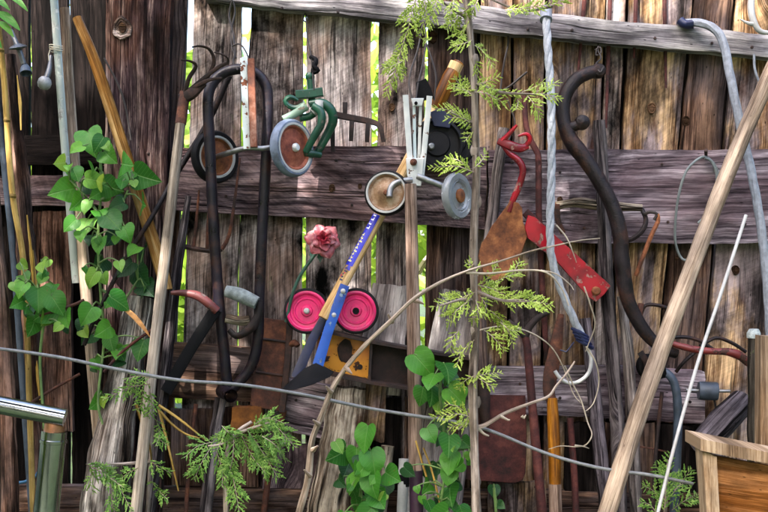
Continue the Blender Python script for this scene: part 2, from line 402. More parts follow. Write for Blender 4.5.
m_short = wood('silver_grey_wood', (.06, .05, .052), (.30, .265, .26), (.52, .48, .46), weather=(.20, .16, .15), wamt=.4, knots=.2, crack=.8, grime=.6)
m_fresh = wood('fresh_frame_wood', (.17, .10, .06), (.37, .26, .175), (.52, .405, .30), weather=(.31, .24, .185), knots=.3, crack=.2, rough=.6, bump=.0006, grime=.3, rings=.3, pits=.3)
m_panel = wood('orange_panel_wood', (.13, .055, .027), (.30, .14, .068), (.44, .24, .135), knots=.5, crack=.3, rough=.55, bump=.0008, stain=(.14, .05, .02))
m_post = wood('red_brown_post_wood', (.010, .006, .005), (.10, .055, .04), (.30, .19, .15), weather=(.06, .05, .05), wamt=.4, knots=.3, crack=.9, bump=.003, grime=.8)
m_cane = wood('bamboo_cane', (.20, .11, .035), (.42, .28, .11), (.50, .36, .17), knots=0, crack=.2, rough=.5, bump=.0005, rings=.1)
m_bark = wood('sapling_bark', (.09, .07, .058), (.30, .245, .205), (.47, .40, .35), knots=.4, crack=.3, bump=.002, fine=.6)
m_twig = wood('twig_bark', (.12, .085, .06), (.30, .235, .185), (.46, .39, .33), knots=0, crack=.2, bump=.001, rings=.15)
m_tendril = plain('dry_tendril', (.34, .285, .215), .7, var=.3)
m_knot = wood('knot_wood', (.012, .008, .006), (.045, .026, .017), (.12, .075, .05), knots=0, crack=.8)
m_rust = rusty('red_rust', (.014, .006, .004), (.075, .024, .013), (.20, .070, .030))
m_orust = rusty('orange_rust', (.045, .015, .008), (.20, .066, .022), (.42, .17, .06), 34)
m_drust = rusty('dark_rust', (.005, .003, .0035), (.020, .010, .009), (.062, .026, .018))
m_redrust = rusty('maroon_rust', (.012, .003, .003), (.058, .011, .010), (.13, .036, .026))
m_iron = plain('black_painted_iron', (.010, .0068, .008), .5, 0, .5, 30, .0012, dirt=(.042, .018, .012), spec=.22)
m_black = plain('black_steel_tube', (.009, .0068, .012), .36, 0, .45, 28, .0008, dirt=(.045, .020, .016), spec=.32)
m_flatblack = plain('matte_black', (.004, .004, .005), .7, 0, .3, spec=.12)
m_wire = plain('dark_wire', (.03, .024, .022), .6, .3, .3)
m_rubber = plain('black_rubber', (.008, .0075, .009), .6, 0, .3, spec=.2)
m_blurub = plain('blue_grey_rubber', (.13, .165, .235), .6, 0, .25, dirt=(.05, .055, .07))
m_galv = plain('galvanised_steel', (.26, .265, .27), .38, .85, .25, 60)
m_chrome = plain('chrome', (.34, .35, .36), .10, 1.0, .2, 20, .00005)
m_copper = plain('copper_collar', (.40, .19, .11), .35, .8, .3)
m_pink = plain('pink_plastic', (.60, .008, .12), .38, 0, .22, 30, .0004, dirt=(.36, .03, .10))
m_pinkd = plain('pink_plastic_ring', (.55, .014, .09), .35, 0, .15, 22, .0002)
m_white = chipped('white_paint', (.62, .63, .62), (.16, .06, .025), .26, 60, .38, (.46, .49, .50))
m_bluewhite = chipped('pale_blue_paint', (.58, .66, .68), (.20, .065, .03), .52, 45, .45, (.46, .55, .58))
m_red = chipped('red_paint', (.34, .005, .016), (.32, .16, .13), .38, 55, .28, (.13, .004, .010), coat=.1)
m_green = chipped('green_paint', (.007, .080, .040), (.12, .11, .09), .30, 70, .38, (.004, .045, .026))
m_yellow = chipped('yellow_paint', (.60, .25, .010), (.06, .024, .012), .44, 40, .5, (.42, .14, .008))
m_blue = chipped('blue_paint', (.014, .085, .40), (.20, .28, .40), .34, 45, .32, (.010, .05, .27))
m_navy = plain('navy_paint', (.006, .010, .045), .38, 0, .3)
m_label = plain('blue_label', (.012, .016, .40), .4, 0, .1)
m_letter = plain('white_print', (.78, .78, .80), .5, 0, .05)
m_yprint = plain('yellow_print', (.72, .66, .22), .5, 0, .1)
m_rprint = plain('red_print', (.45, .04, .05), .5, 0, .1)
m_rope = plain('blue_white_rope', (.29, .31, .345), .75, 0, .18, 120, .001)
m_cablegrey = plain('grey_blue_cable', (.19, .21, .25), .55, 0, .25, 80, .0003)
m_cable = plain('grey_cable', (.15, .155, .16), .6, 0, .22, 90)
m_pvc = plain('white_plastic', (.38, .38, .375), .4, 0, .12)
m_foam = plain('grey_foam', (.17, .20, .205), .85, 0, .35, 90, .0014)
m_purple = plain('dark_purple_sleeve', (.045, .018, .040), .38, 0, .3)
m_clear = plain('cloudy_plastic', (.42, .46, .49), .16, 0, .15)
m_clear.node_tree.nodes['Principled BSDF'].inputs['Transmission Weight'].default_value = .6
m_wheelhub = rusty('tan_hub', (.07, .028, .014), (.25, .145, .08), (.50, .41, .33), 30, .4)
m_redhub = rusty('red_rust_hub', (.10, .022, .014), (.24, .06, .032), (.38, .13, .07), 55)
m_bluepipe = plain('blue_grey_pipe', (.045, .062, .090), .5, .2, .35)
m_string = plain('pale_string', (.60, .54, .42), .9, 0, .2)
m_petal = plain('pink_petal_enamel', (.21, .036, .046), .38, 0, .5, 60, .0006, dirt=(.36, .17, .165))
m_petald = plain('crimson_petal_enamel', (.17, .008, .018), .36, 0, .35, 60, .0006)
m_gstem = plain('dark_green_stem', (.022, .07, .05), .5, 0, .3)
m_heart = leafy('heart_leaf', (.020, .12, .014), (.055, .23, .020), (.16, .40, .035), vein=(.17, .34, .09))
m_pale = leafy('pale_heart_leaf', (.10, .27, .03), (.17, .34, .04), (.30, .42, .05), vein=(.34, .46, .14))
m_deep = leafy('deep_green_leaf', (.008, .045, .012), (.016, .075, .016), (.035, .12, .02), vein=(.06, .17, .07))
m_cedar = leafy('cedar_scale_leaf', (.085, .21, .036), (.17, .34, .06), (.34, .50, .12), trans=.3, rough=.6)
m_cedary = leafy('young_cedar_scale_leaf', (.24, .35, .05), (.42, .54, .09), (.62, .70, .24), trans=.4, rough=.6)
m_bush = leafy('bush_leaf', (.10, .19, .020), (.20, .33, .035), (.34, .46, .07), trans=.45)
m_shade = leafy('crown_leaf', (.03, .07, .015), (.05, .11, .02), (.08, .15, .03), trans=.06)
m_dry = plain('dry_orange_leaf', (.46, .22, .06), .6, 0, .35, 80)
m_bluecord = plain('blue_cord', (.03, .12, .24), .7)
m_soil = M('soil', .95)
_o = m_soil.objc(); _f = m_soil.noise(_o, 7.0, 8.0, .65)
m_soil.color(m_soil.ramp(_f, [(.35, (.014, .014, .008)), (.5, (.022, .045, .010)), (.75, (.045, .085, .018))])); m_soil.bump(_f, .03)
m_soil = m_soil.mat

# ---------------------------------------------------------------- the setting
g = MB(); GS = 60
n_ = 40
for j in range(n_ + 1):
    for i in range(n_ + 1):
        x = (i / n_ * 2 - 1); y = (j / n_ * 2 - 1)
        g.v.append(Vector((x * abs(x) * GS * 8, y * abs(y) * GS * 8, 0)))
for j in range(n_):
    for i in range(n_):
        a = j * (n_ + 1) + i; ids = [a, a + 1, a + n_ + 2, a + n_ + 1]; g.face(ids, [(g.v[k].x, g.v[k].y) for k in ids])
obj('ground', g, m_soil, kind='structure')

fence = thing('wooden_fence', 'weathered grey and brown plank fence all the old tools hang on', 'fence', (0, 0.01, 0))
Y0, Y1 = -165, 588
def line(xt, xb, y): return xt + (xb - xt) * y / 512
def fboard(xl, xlb, xr, xrb, mat, d=0.0, y0=Y0, y1=Y1, th=.02, **k):
    y0 += random.uniform(-12, 12)
    b = MB().board([(line(xl, xlb, y0), y0), (line(xl, xlb, y1), y1)], [(line(xr, xrb, y0), y0), (line(xr, xrb, y1), y1)], d, th, nv=90, nu=7, **k)
    return obj('board', b, mat, fence)
# recessed dark boards on the left
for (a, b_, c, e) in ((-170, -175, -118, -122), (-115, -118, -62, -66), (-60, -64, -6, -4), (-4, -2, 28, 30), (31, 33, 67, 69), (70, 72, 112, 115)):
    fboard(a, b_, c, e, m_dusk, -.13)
fboard(106, 101, 171, 160, m_plank, .055, th=.035)                # the knotty plank
fboard(169, 157, 187, 170, m_brown, -.004)
fboard(194, 178, 242, 234, m_grey, .002)
obj('board', MB().board([(256, -165), (252, 0), (244, 120), (239, 250), (237, 588)], [(304, -165), (303, 0), (302.5, 120), (302, 250), (301, 588)], -.003, .02, nv=90), m_grey, fence)
fboard(306.5, 305, 371, 371.5, m_grey, .003)
obj('board', MB().board([(380, -165), (379, 0), (377.5, 130), (376, 250), (376, 588)], [(427, -165), (425.5, 0), (424.5, 120), (416, 230), (414, 588)], -.002, .02, nv=90), m_grey, fence)
fboard(429, 423, 478, 469, m_brown, .002)
fboard(481, 473, 512, 504, m_tan, -.003)
fboard(515, 508, 545, 539, m_tan, .002)
fboard(548.5, 543, 605, 586, m_tan, -.002)
fboard(607.5, 589, 626, 602, m_grey, .002)
fboard(630, 606, 692, 641, m_tan, -.002)
fboard(695.5, 645, 733, 690, m_brown, .002)
fboard(737, 694.5, 800, 772, m_tan, -.003)
fboard(803, 775.5, 865, 850, m_brown, .0)
fboard(868, 853, 930, 925, m_grey, .0)
for (xt, xb) in ((479.5, 471), (513.5, 506), (547, 541), (606, 587.5), (628, 604), (693.5, 643), (735, 692), (801, 773.5)):
    y0, y1 = Y0, Y1
    obj('batten', MB().board([(line(xt, xb, y0) - 9, y0), (line(xt, xb, y1) - 9, y1)], [(line(xt, xb, y0) + 9, y0), (line(xt, xb, y1) + 9, y1)], -.026, .018, nv=40, nu=3), m_dusk, fence)
def rail(tl, tr, d, th, mat, nm='rail', nu=7, nv=70, **k):       # tl: top edge, tr: bottom edge, left to right
    return obj(nm, MB().board(tr, tl, d, th, nv=nv, nu=nu, **k), mat, fence)
rail([(205, -20), (400, -4), (560, 15), (768, 34), (930, 50)], [(205, -1), (400, 21), (560, 38), (768, 56), (930, 73)], .045, .042, m_top, edge=.0028, rough=.002)
rail([(172, 147), (300, 146), (486, 146)], [(172, 210), (390, 222), (486, 230)], .036, .032, m_drail, edge=.0022)
rail([(489, 150), (640, 149), (930, 150)], [(489, 236), (600, 243), (930, 242)], .034, .030, m_rail, edge=.0022)
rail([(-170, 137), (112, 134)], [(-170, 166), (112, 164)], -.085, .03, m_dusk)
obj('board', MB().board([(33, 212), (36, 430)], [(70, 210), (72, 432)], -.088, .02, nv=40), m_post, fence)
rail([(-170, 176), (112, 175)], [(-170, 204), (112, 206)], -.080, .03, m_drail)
rail([(168, 342), (252, 348)], [(168, 398), (252, 402)], .030, .028, m_brown)
rail([(268, 376), (340, 388)], [(268, 426), (334, 442)], .038, .034, m_rail)
rail([(486, 368), (620, 366), (705, 372)], [(486, 414), (560, 416), (705, 424)], .036, .033, m_rail)
rail([(-170, 484), (330, 490), (930, 494)], [(-170, 520), (330, 512), (930, 516)], .034, .03, m_brown)
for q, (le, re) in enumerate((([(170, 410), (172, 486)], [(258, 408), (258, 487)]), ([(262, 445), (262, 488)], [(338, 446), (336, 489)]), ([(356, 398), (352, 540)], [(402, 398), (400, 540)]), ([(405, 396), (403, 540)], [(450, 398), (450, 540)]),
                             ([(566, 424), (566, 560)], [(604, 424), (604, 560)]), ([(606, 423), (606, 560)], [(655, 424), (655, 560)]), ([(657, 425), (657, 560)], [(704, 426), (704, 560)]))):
    obj('added_foot_board', MB().board(le, re, .032, .022, nv=30, nu=6), (m_brown, m_drail, m_dusk, m_brown, m_dusk, m_brown, m_dusk)[q], fence)  # boards added at the fence foot; the darkest stand in for shade
def nail(px, py, d):
    obj('nail', MB().lathe([(W(1.5), -.001), (W(1.5), .0012), (W(1.0), .0022), (.0002, .0023)], P(px, py, d), (0, -1, .1), 10, jit=.1), m_drust, fence)
for a in ((222, 160), (226, 196), (281, 158), (336, 160), (352, 205), (402, 158), (450, 210), (512, 162), (560, 172), (584, 228), (662, 164), (668, 222), (716, 168), (745, 224)): nail(*a, .0385)
for a in ((282, 8), (338, 12), (452, 23), (528, 29), (572, 30), (655, 38), (712, 43), (752, 47)): nail(*a, .0475)
for a in ((296, 400), (320, 418), (520, 384), (560, 398), (640, 384), (690, 402)): nail(*a, .0395)
for a in ((122, 150), (148, 153), (126, 190)): nail(*a, .0575)
def knot(px, py, r, d=.004, sq=.75):
    w = W(r); mb = MB().lathe([(w * 1.25, -.004), (w * 1.2, .0012), (w, .0018), (w * .82, -.0002), (w * .5, .0014), (w * .2, .0006), (.0003, .001)], P(px, py, d), (0, -1, 0), 20, sq=sq, jit=.18)
    return obj('knot', mb, m_knot, fence)
for a in ((652, 108, 4.6, .002), (686, 121, 4.2, .002), (317, 301, 4.2, .006), (736, 270, 4, .002), (392, 107, 3.4, .004), (677, 258, 2, .004), (560, 200, 3, .037), (433, 37, 5, .005), (332, 188, 3.4, .039), (360, 186, 2.4, .039)):
    knot(*a)
k_ = W(1)
obj('knot', MB().lathe([(11 * k_, -.002), (10.5 * k_, .003), (8.5 * k_, .004), (7 * k_, .0015), (6 * k_, .003), (4.6 * k_, .001), (3 * k_, .003), (.4 * k_, .0018)], P(122, 28, .057), (0, -1, 0), 26, sq=.82, jit=.25), m_grey, fence)
obj('knot', MB().lathe([(5.6 * k_, -.001), (5 * k_, .004), (3 * k_, .0035), (.3 * k_, .002)], P(122.5, 28, .0585), (0, -1, 0), 20, sq=.72, jit=.25), m_knot, fence)

# ---------------------------------------------------------------- greenery beyond the fence and the tree that shades it
def leaf_cloud(mb, c, rad, n, size, keep=None, shell=.0):
    for _ in range(n):
        while True:
            v = Vector((random.uniform(-1, 1), random.uniform(-1, 1), random.uniform(-1, 1)))
            if shell <= v.length <= 1: break
        p = Vector(c) + Vector((v.x * rad[0], v.y * rad[1], v.z * rad[2]))
        p += Vector((nz(p, 2.2), nz(p, 2.2, 5), nz(p, 2.2, 9))) * .25
        if keep and not keep(p): continue
        a = Vector((random.gauss(0, 1), random.gauss(0, 1), random.gauss(0, .7))).normalized()
        b = a.orthogonal().normalized(); q = Matrix.Rotation(random.uniform(0, 6.28), 3, a); b = q @ b; e = a.cross(b)
        s_ = size * random.uniform(.6, 1.3); i = len(mb.v)
        mb.v += [p - b * s_, p + e * s_ * .42 + a * s_ * .1, p + b * s_, p - e * s_ * .42 + a * s_ * .1]
        mb.face([i, i + 1, i + 2, i + 3], [(0, 0), (.3, .5), (0, 1), (-.3, .5)])
bushes = (('yellow green bush seen through the gaps left of the black tube frame', -1.35, 2.4, 1.15, .95), ('bright bush seen through the gaps above the pink wheels', -.1, 2.7, 1.2, 1.0),
          ('sunny green bush added out of view at the left for the chrome pipe to mirror', -2.6, -1.7, .8, .75),  # unseen, added to give the chrome a green reflection
          ('bright bush seen through the slits behind the knotty brown boards', 1.25, 2.5, 1.2, .9), )
for lb, x, y, r, h in bushes:
    t = thing('bush', lb, 'bush', (x, y, 0), 'bushes beyond the fence')
    mb = MB(); leaf_cloud(mb, (x, y, h), (r, .7, h), 2600, .07); obj('foliage', mb, m_bush, t, flat=True)
    mb = MB()
    for q in range(6):
        a = q * 1.05; mb.tube([Vector((x, y, 0)), Vector((x + .2 * math.cos(a), y + .2 * math.sin(a), h * .6)), Vector((x + .6 * r * math.cos(a), y + .4 * math.sin(a), h * 1.4))], [.03, .018, .006], 6, .1)
    obj('stem', mb, m_bark, t)

DAPPLE = [(310, 165, 9), (322, 200, 12), (40, 190, 10), (305, 190, 6), (130, 320, 12), (12, 250, 14), (205, 392, 10), (245, 360, 8), (570, 222, 9), (400, 158, 8), (165, 190, 6),
          (150, 310, 10), (610, 40, 0), (440, 350, 8), (360, 300, 10)]
DP = [(P(a, b, .03), W(r)) for a, b, r in DAPPLE]
def keep(p):                                   # gaps in the crown let the photographed flecks of sun through
    q = p + SUN * (-(p.y) / SUN.y)            # where the sun ray through this leaf meets the fence
    if q.z > 1.335 + .05 * nz(q, 5): return False
    for c, r in DP:
        if math.hypot(q.x - c.x, q.z - c.z) < r + .045: return False
    return True
tc = Vector((0, 0, .82)) + SUN * 3.6
tt = thing('shade_tree', 'leafy tree overhanging the viewer, its shade falling on the fence', 'tree', (tc.x - .3, tc.y - 1.4, 0))
mb = MB(); leaf_cloud(mb, tc, (2.3, .85, 1.25), 26000, .062, keep); obj('crown', mb, m_shade, tt, flat=True)
b0 = Vector((tc.x - .3, tc.y - 1.4, 0))
mb = MB().tube([b0, b0 + Vector((.05, .05, 1.4)), b0 + Vector((.1, .5, 2.4)), tc], [.13, .10, .08, .03], 10, .15)
mb.tube([b0 + Vector((.08, .3, 2.0)), b0 + Vector((-.6, .8, 2.6)), tc + Vector((-1.2, 0, .1))], [.06, .04, .015], 8, .15)
mb.tube([b0 + Vector((.08, .3, 2.1)), b0 + Vector((.7, .9, 2.7)), tc + Vector((1.3, 0, .2))], [.06, .04, .015], 8, .15)
obj('trunk', mb, m_bark, tt)

t = thing('added_hedge', 'tall dark leaf wall added out of view to block low sky light', 'added_hedge', (0, -6.2, 0))  # unseen, added to block low sky light from behind and beside the camera
mb = MB()
for hx in range(-6, 7): leaf_cloud(mb, (hx * 1.1, -6.2, 2.1), (1.0, .6, 2.3), 1000, .13)
for hy in range(0, 6):
    for sx in (-1, 1): leaf_cloud(mb, (sx * 4.6, -5.6 + hy * 1.1, 2.1), (.6, 1.0, 2.4), 900, .13)
obj('foliage', mb, m_shade, t, flat=True)
mb = MB()
for hx in range(-6, 7): mb.tube([Vector((hx * 1.1, -6.2, 0)), Vector((hx * 1.1 + .1, -6.2, 2.4))], [.05, .015], 6, .1)
obj('stem', mb, m_bark, t)

# ---------------------------------------------------------------- poles, sticks and stakes
def pole(name, pts, r, mat, label, cat, ground=True, n=12, jit=.03, wob=.0, parts=None, group=None, **k):
    p3 = [P(*p) for p in pts]
    if ground: p3.append(ground_pt(p3[-2], p3[-1]))
    rr = [W(x, pts[0][2]) for x in r] if isinstance(r, (list, tuple)) else W(r, pts[0][2])
    return obj(name, MB().tube(p3, rr, n, .02, jit=jit, wob=wob, **k), mat, None, label, cat, group)

t = thing('galvanised_pipe', 'blotchy pale metal pipe hanging beside the heart-leaved vine', 'pipe', P(76, 283, .07))
obj('tube', MB().tube([P(51, -45, .07), P(62, 110, .07), P(76, 283, .07)], W(3.9), 12), chipped('blotched_galvanised', (.34, .38, .35), (.50, .51, .48), .5, 22, .5, (.22, .27, .27)), t)
sm = MB()
for q in range(3):
    c = P(55.8 + .2 * q, 46 + q * 2.2, .07)
    sm.tube([c + Vector((math.cos(a) * W(6.4), math.sin(a) * W(6.0), .002 * math.sin(a * 2))) for a in [i * .628 for i in range(10)]], .0011, 5, closed=True)
sm.tube([P(50, 50, .088), P(48.5, 55, .09), P(49, 61, .088)], .001, 5)
obj('string', sm, m_string, t)
pole('wooden_pole', [(65, 8, .03), (72, 130, .04), (86, 290, .07)], [4.8, 5.6, 6, 6.2], m_pole, 'upright tan wooden pole standing just right of the blotchy metal pipe', 'pole')
pole('orange_handle', [(77, 18, .05), (95, 62, .07), (119, 135, .10), (140, 200, .12), (161, 268, .14), (166, 290, .145)], [4.8, 5.8, 6.2, 6.4, 6.4], wood('honey_handle_wood', (.13, .055, .022), (.36, .20, .085), (.54, .38, .21), weather=(.20, .085, .032), wamt=.4, knots=0, crack=.2, rough=.5, bump=.0005, rings=.15, grime=.4), 'slanting orange-brown tool handle crossing the knotty plank', 'tool handle', ground=False, jit=.02)
bm_ = MB().tube([P(-2, 20, .09), P(4, 80, .09), P(12, 190, .11), P(22, 250, .12), P(26, 300, .13), P(30, 420, .16)] + [ground_pt(P(26, 300, .13), P(30, 420, .16))], W(2.8), 10, .01)
for (a, b_) in ((1, 50), (7, 120), (13, 196), (23, 262), (27, 330)):
    bm_.lathe([(W(2.7), -.005), (W(3.5), 0), (W(2.7), .005)], P(a, b_, .10 + b_ * .00014), (.1, 0, 1), 10)
obj('bamboo_cane', bm_, m_cane, None, 'thin yellow bamboo cane with swollen joints at the far left', 'cane')
t = thing('rough_stick', 'thick rough brown stick with torn orange edge behind the bamboo cane', 'stick', ground_pt(P(22, 170, .06), P(34, 400, .08)))
obj('shaft', MB().tube([P(8, 55, .05), P(14, 110, .05), P(21, 180, .06), P(27, 270, .07), P(34, 400, .08), ground_pt(P(22, 170, .06), P(34, 400, .08))], [W(7), W(9), W(10), W(10), W(10)], 14, .012, jit=.20, wob=.004), m_post, t)
for (a, b_, c, e, w_) in ((17, 75, 21, 130, 1.6), (27, 215, 34, 300, 1.8), (33, 250, 38, 330, 1.6), (28, 320, 40, 400, 2.2)):
    obj('splinter', MB().tube([P(a, b_, .085), P((a + c) / 2 + 1, (b_ + e) / 2, .09), P(c, e, .10)], [W(.6), W(w_), W(.6)], 6, .012, jit=.3, flat=(.5, 1)), m_cane, t)
pole('metal_pipe', [(-6, 70, .05), (4, 160, .06), (15, 270, .08), (20, 340, .09)], 3.6, m_bluepipe, 'dull blue-grey pipe leaning behind the bamboo cane at far left', 'pipe', jit=0)
pole('round_post', [(-8, 190, .2), (-1, 280, .21), (6, 400, .22), (9, 512, .23)], [7, 9, 9.5, 9.5, 9.5], m_post, 'reddish brown round post at the left edge', 'post', jit=.10, wob=.004)
pole('thin_rod', [(29, 404, .16), (55, 388, .14), (80, 374, .12)], 1.5, m_rust, 'thin rusty rod slanting behind the chrome spout', 'rod', ground=False, jit=0)
pole('dark_rod', [(229, 76, .07), (205, 128, .075), (180, 168, .085), (150, 220, .15), (124, 262, .16), (98, 312, .17), (84, 345, .17)], [3.4, 3.2, 2.4, 2.2, 2.2], m_iron, 'long dark iron rod slanting down from the black tube frame', 'rod', ground=False, jit=0)
pole('bent_cable', [(104, 58, .10), (116, 80, .10), (125, 105, .10), (131, 140, .10)], 1.0, m_wire, 'thin black cable curving down the knotty plank', 'cable', ground=False, jit=0)
pole('grey_stake', [(188, 196, .09), (183, 230, .095), (177, 270, .10), (170, 330, .12), (160, 420, .15)], [3.2, 5.4, 5.6, 5.8, 6, 6], m_stake, 'weathered grey stake with rounded top leaning beside the black tube frame', 'stake', jit=.16, wob=.003)
pole('grey_stake', [(221, 398, .06), (214, 440, .07), (207, 500, .08)], [5.6, 6, 6, 6.5], m_stake, 'short grey stake standing under the end of the black tube frame', 'stake', jit=.15)
pole('pale_stick', [(504, 128, .05), (498, 170, .05), (490, 236, .06), (478, 330, .07)], [5.5, 6.2, 6.4, 6], m_short, 'pale grey stick leaning behind the red hook and the sapling', 'stick', jit=.08)
pole('grey_stake', [(600, 121, .075), (604, 200, .08), (608, 300, .09), (616, 420, .11), (620, 500, .13)], [6.4, 6.8, 7, 7, 7, 7], m_stake, 'tall weathered stake behind the big black curved iron', 'stake', jit=.10, wob=.004)
pole('grey_stake', [(621, 296, .07), (628, 360, .08), (633, 460, .09), (636, 512, .10)], [4, 6, 6.4, 6.6, 6.6], m_short, 'pale silvery stake right beside the tall weathered stake', 'stake', jit=.14, wob=.004)
pole('charred_stake', [(585, 318, .08), (592, 370, .09), (599, 440, .10), (606, 505, .11)], [5.5, 7, 7, 7, 7], m_char, 'blackened stake standing beneath the end of the twisted rope', 'stake', jit=.14, wob=.004)
pole('diagonal_pole', [(779, 50, .16), (735, 155, .20), (692, 268, .26), (651, 376, .32), (606, 512, .38)], [7.2, 7.9, 7.9, 8.4, 8.1, 8.2], m_pole, 'long pale wooden pole leaning diagonally across the right side', 'pole', n=20, jit=.05, wob=.005)
pole('white_cane', [(746, 215, .26), (722, 290, .30), (698, 362, .34), (676, 440, .38), (656, 520, .42)], 1.7, m_pvc, 'thin white cane leaning across the lower right', 'cane', jit=0)
bs = MB().tube([P(556, 206, .06), P(575, 203, .065), P(600, 205, .07), (P(642, 208, .07))], [W(4.5), W(5.5), W(5), W(3.5)], 10, .01, jit=.25, wob=.003)
obj('broken_stick', bs, m_stump, None, 'short broken stick lying across behind the black curved iron', 'stick')

# bleached log and split stakes
lg = MB().tube([P(139, 298, .10), P(133, 335, .12), P(122, 390, .15), P(110, 460, .19), P(104, 512, .21), ground_pt(P(110, 460, .19), P(104, 512, .21))], [W(13), W(16), W(19), W(22), W(24), W(25)], 22, .012, jit=.13, wob=.004, flat=(.75, 1))
obj('split_log', lg, m_log, None, 'bleached split log with black stains leaning behind the vine', 'log')
def slab(name, le, re, d, th, mat, label, cat='board', **k):
    return obj(name, MB().board(le, re, d, th, nv=50, nu=7, **k), mat, None, label, cat)
def down(a, b, y=585): return (a[0] + (b[0] - a[0]) * (y - a[1]) / (b[1] - a[1]), y)
slab('stained_stake', [(331, 386, .10), (320, 440, .12), (305, 512, .15), (290, 583, .17)], [(366, 390, .10), (361, 450, .12), (354, 512, .15), (348, 583, .17)], .1, .05, m_stump, 'wide grey stake with brown stains behind the bare branch', 'stake', edge=.004, rough=.004, cup=.012)
slab('grey_board', [(373, 283, .045), (362, 340, .05), (352, 395, .06)], [(411, 287, .045), (405, 345, .05), (400, 395, .06)], .045, .018, m_short, 'short silver-grey board behind the right pink wheel')
slab('grey_board', [(441, 289, .045), (424, 370, .055), (404, 480, .07), (388, 575, .08)], [(478, 293, .045), (468, 372, .055), (452, 480, .07), (440, 575, .08)], .045, .018, m_short, 'silver-grey board leaning behind the thin sapling')
slab('brown_board', [(366, 384, .065), (360, 440, .07)], [(386, 386, .065), (384, 442, .07)], .065, .018, m_tan, 'small reddish board end under the yellow trough')

# ---------------------------------------------------------------- hand cultivator on its long pole
t = thing('hand_cultivator', 'long pale pole with rusty clawed cultivator head on its top', 'garden tool', ground_pt(P(160, 300, .22), P(136, 512, .30)))
obj('handle', MB().tube([P(181, 120, .15), P(160, 300, .22), P(136, 512, .30), ground_pt(P(160, 300, .22), P(136, 512, .30))], [W(4.6), W(5), W(5.2), W(5.4)], 14, .02, jit=.02), wood('silvered_handle_wood', (.16, .125, .10), (.44, .37, .30), (.60, .52, .44), weather=(.32, .27, .23), wamt=.35, knots=0, crack=.4, bump=.0006, grime=.3, rings=.15, pits=.4), t)
obj('ferrule', MB().tube([P(185, 92, .14), P(180.6, 124, .15)], [W(5), W(5.4)], 12, .008), m_rust, t)
hd = MB().tube([P(181, 99, .14), P(192, 93, .15), P(205, 83, .155)], [W(5.5), W(6), W(3)], 8, .006, flat=(.7, 1), jit=.1)
obj('head', hd, m_drust, t)
for pts in ([(198, 88), (209, 74), (214, 60), (209, 49), (200, 46), (192, 47)], [(190, 90), (204, 78), (220, 66), (228, 62), (226, 56), (214, 52)], [(185, 92), (189, 78), (196, 66), (190, 61), (181, 60)], [(188, 92), (200, 84), (212, 79), (222, 78)]):
    obj('tine', MB().tube([P(a, b, .15 + .012 * i) for i, (a, b) in enumerate(pts)], [W(2.4), W(2), W(1)], 7, .006, flat=(.6, 1)), m_drust, t)

# ---------------------------------------------------------------- folding cart frame (black tube loop)
t = thing('tube_frame', 'black steel tube loop of a folding cart hanging by wire', 'cart frame', P(232, 392, .11))
lp = [(229, 388, .10), (224, 350, .11), (218, 290, .12), (213, 215, .13), (210, 150, .13), (208, 104, .13), (211, 86, .125), (222, 74, .12), (238, 69, .12), (254, 72, .12), (265, 84, .12), (268, 104, .12), (266, 160, .12), (263, 215, .12),
      (260, 280, .115), (258, 335, .11), (253, 362, .105), (242, 379, .10)]
obj('tube_loop', MB().tube([P(*p) for p in lp], W(5.2), 16, .006, closed=True, jit=.035), m_black, t)
sk = MB().tube([P(222, 391, .09), P(231, 396, .17)], W(6.4), 16, .01, cap=False)
sk.tube([P(223, 391.5, .10), P(231, 396, .169)], W(4.9), 16, .01, cap=False)
obj('socket', sk, m_black, t)
obj('side_bar', MB().tube([P(216, 309, .14), P(190, 350, .15), P(166, 392, .16)], W(5.5), rect=True, flat=(.5, 1), step=.01), m_flatblack, t)
obj('lever', MB().tube([P(171, 293, .15), P(184, 293, .15), P(198, 296, .15), (P(208, 303, .15)), P(217, 311, .145)], [W(2), W(3.4), W(4.4), W(4.4), W(4)], 10, .008), chipped('faded_red_paint', (.13, .030, .028), (.12, .09, .085), .4, 50, .5), t)
obj('grip', MB().tube([P(226, 291, .135), P(240, 295, .14), P(257, 303, .145)], [W(5.5), W(6.6), W(6.8), W(6)], 14, .008, jit=.06), m_foam, t)
obj('hook', MB().tube([P(259, 300, .14), P(259, 312, .14), P(254, 324, .14), P(246, 332, .14), P(236, 336, .135), P(229, 330, .13)], [W(3.2), W(4.2), W(4.6), W(3.5), W(2.6)], 10, .006, flat=(.7, 1)), m_iron, t)
obj('clamp', MB().tube([P(226, 318, .13), P(240, 321, .13), P(250, 320, .13)], W(4.6), 10, .006, jit=.06), m_stump, t)
hw = MB()
for pts in ([(232, 0, .06), (229, 16, .06), (233, 34, .08), (235, 52, .11), (233, 62, .12), (238, 70, .135)], [(233, 1, .06), (235, 12, .06), (231, 30, .07), (232, 46, .09), (236, 58, .11)], [(232, 46, .10), (240, 44, .11), (247, 54, .13), (250, 66, .14)]):
    hw.tube([P(*p) for p in pts], W(.9), 6, .006)
obj('hanger_wire', hw, m_wire, t)

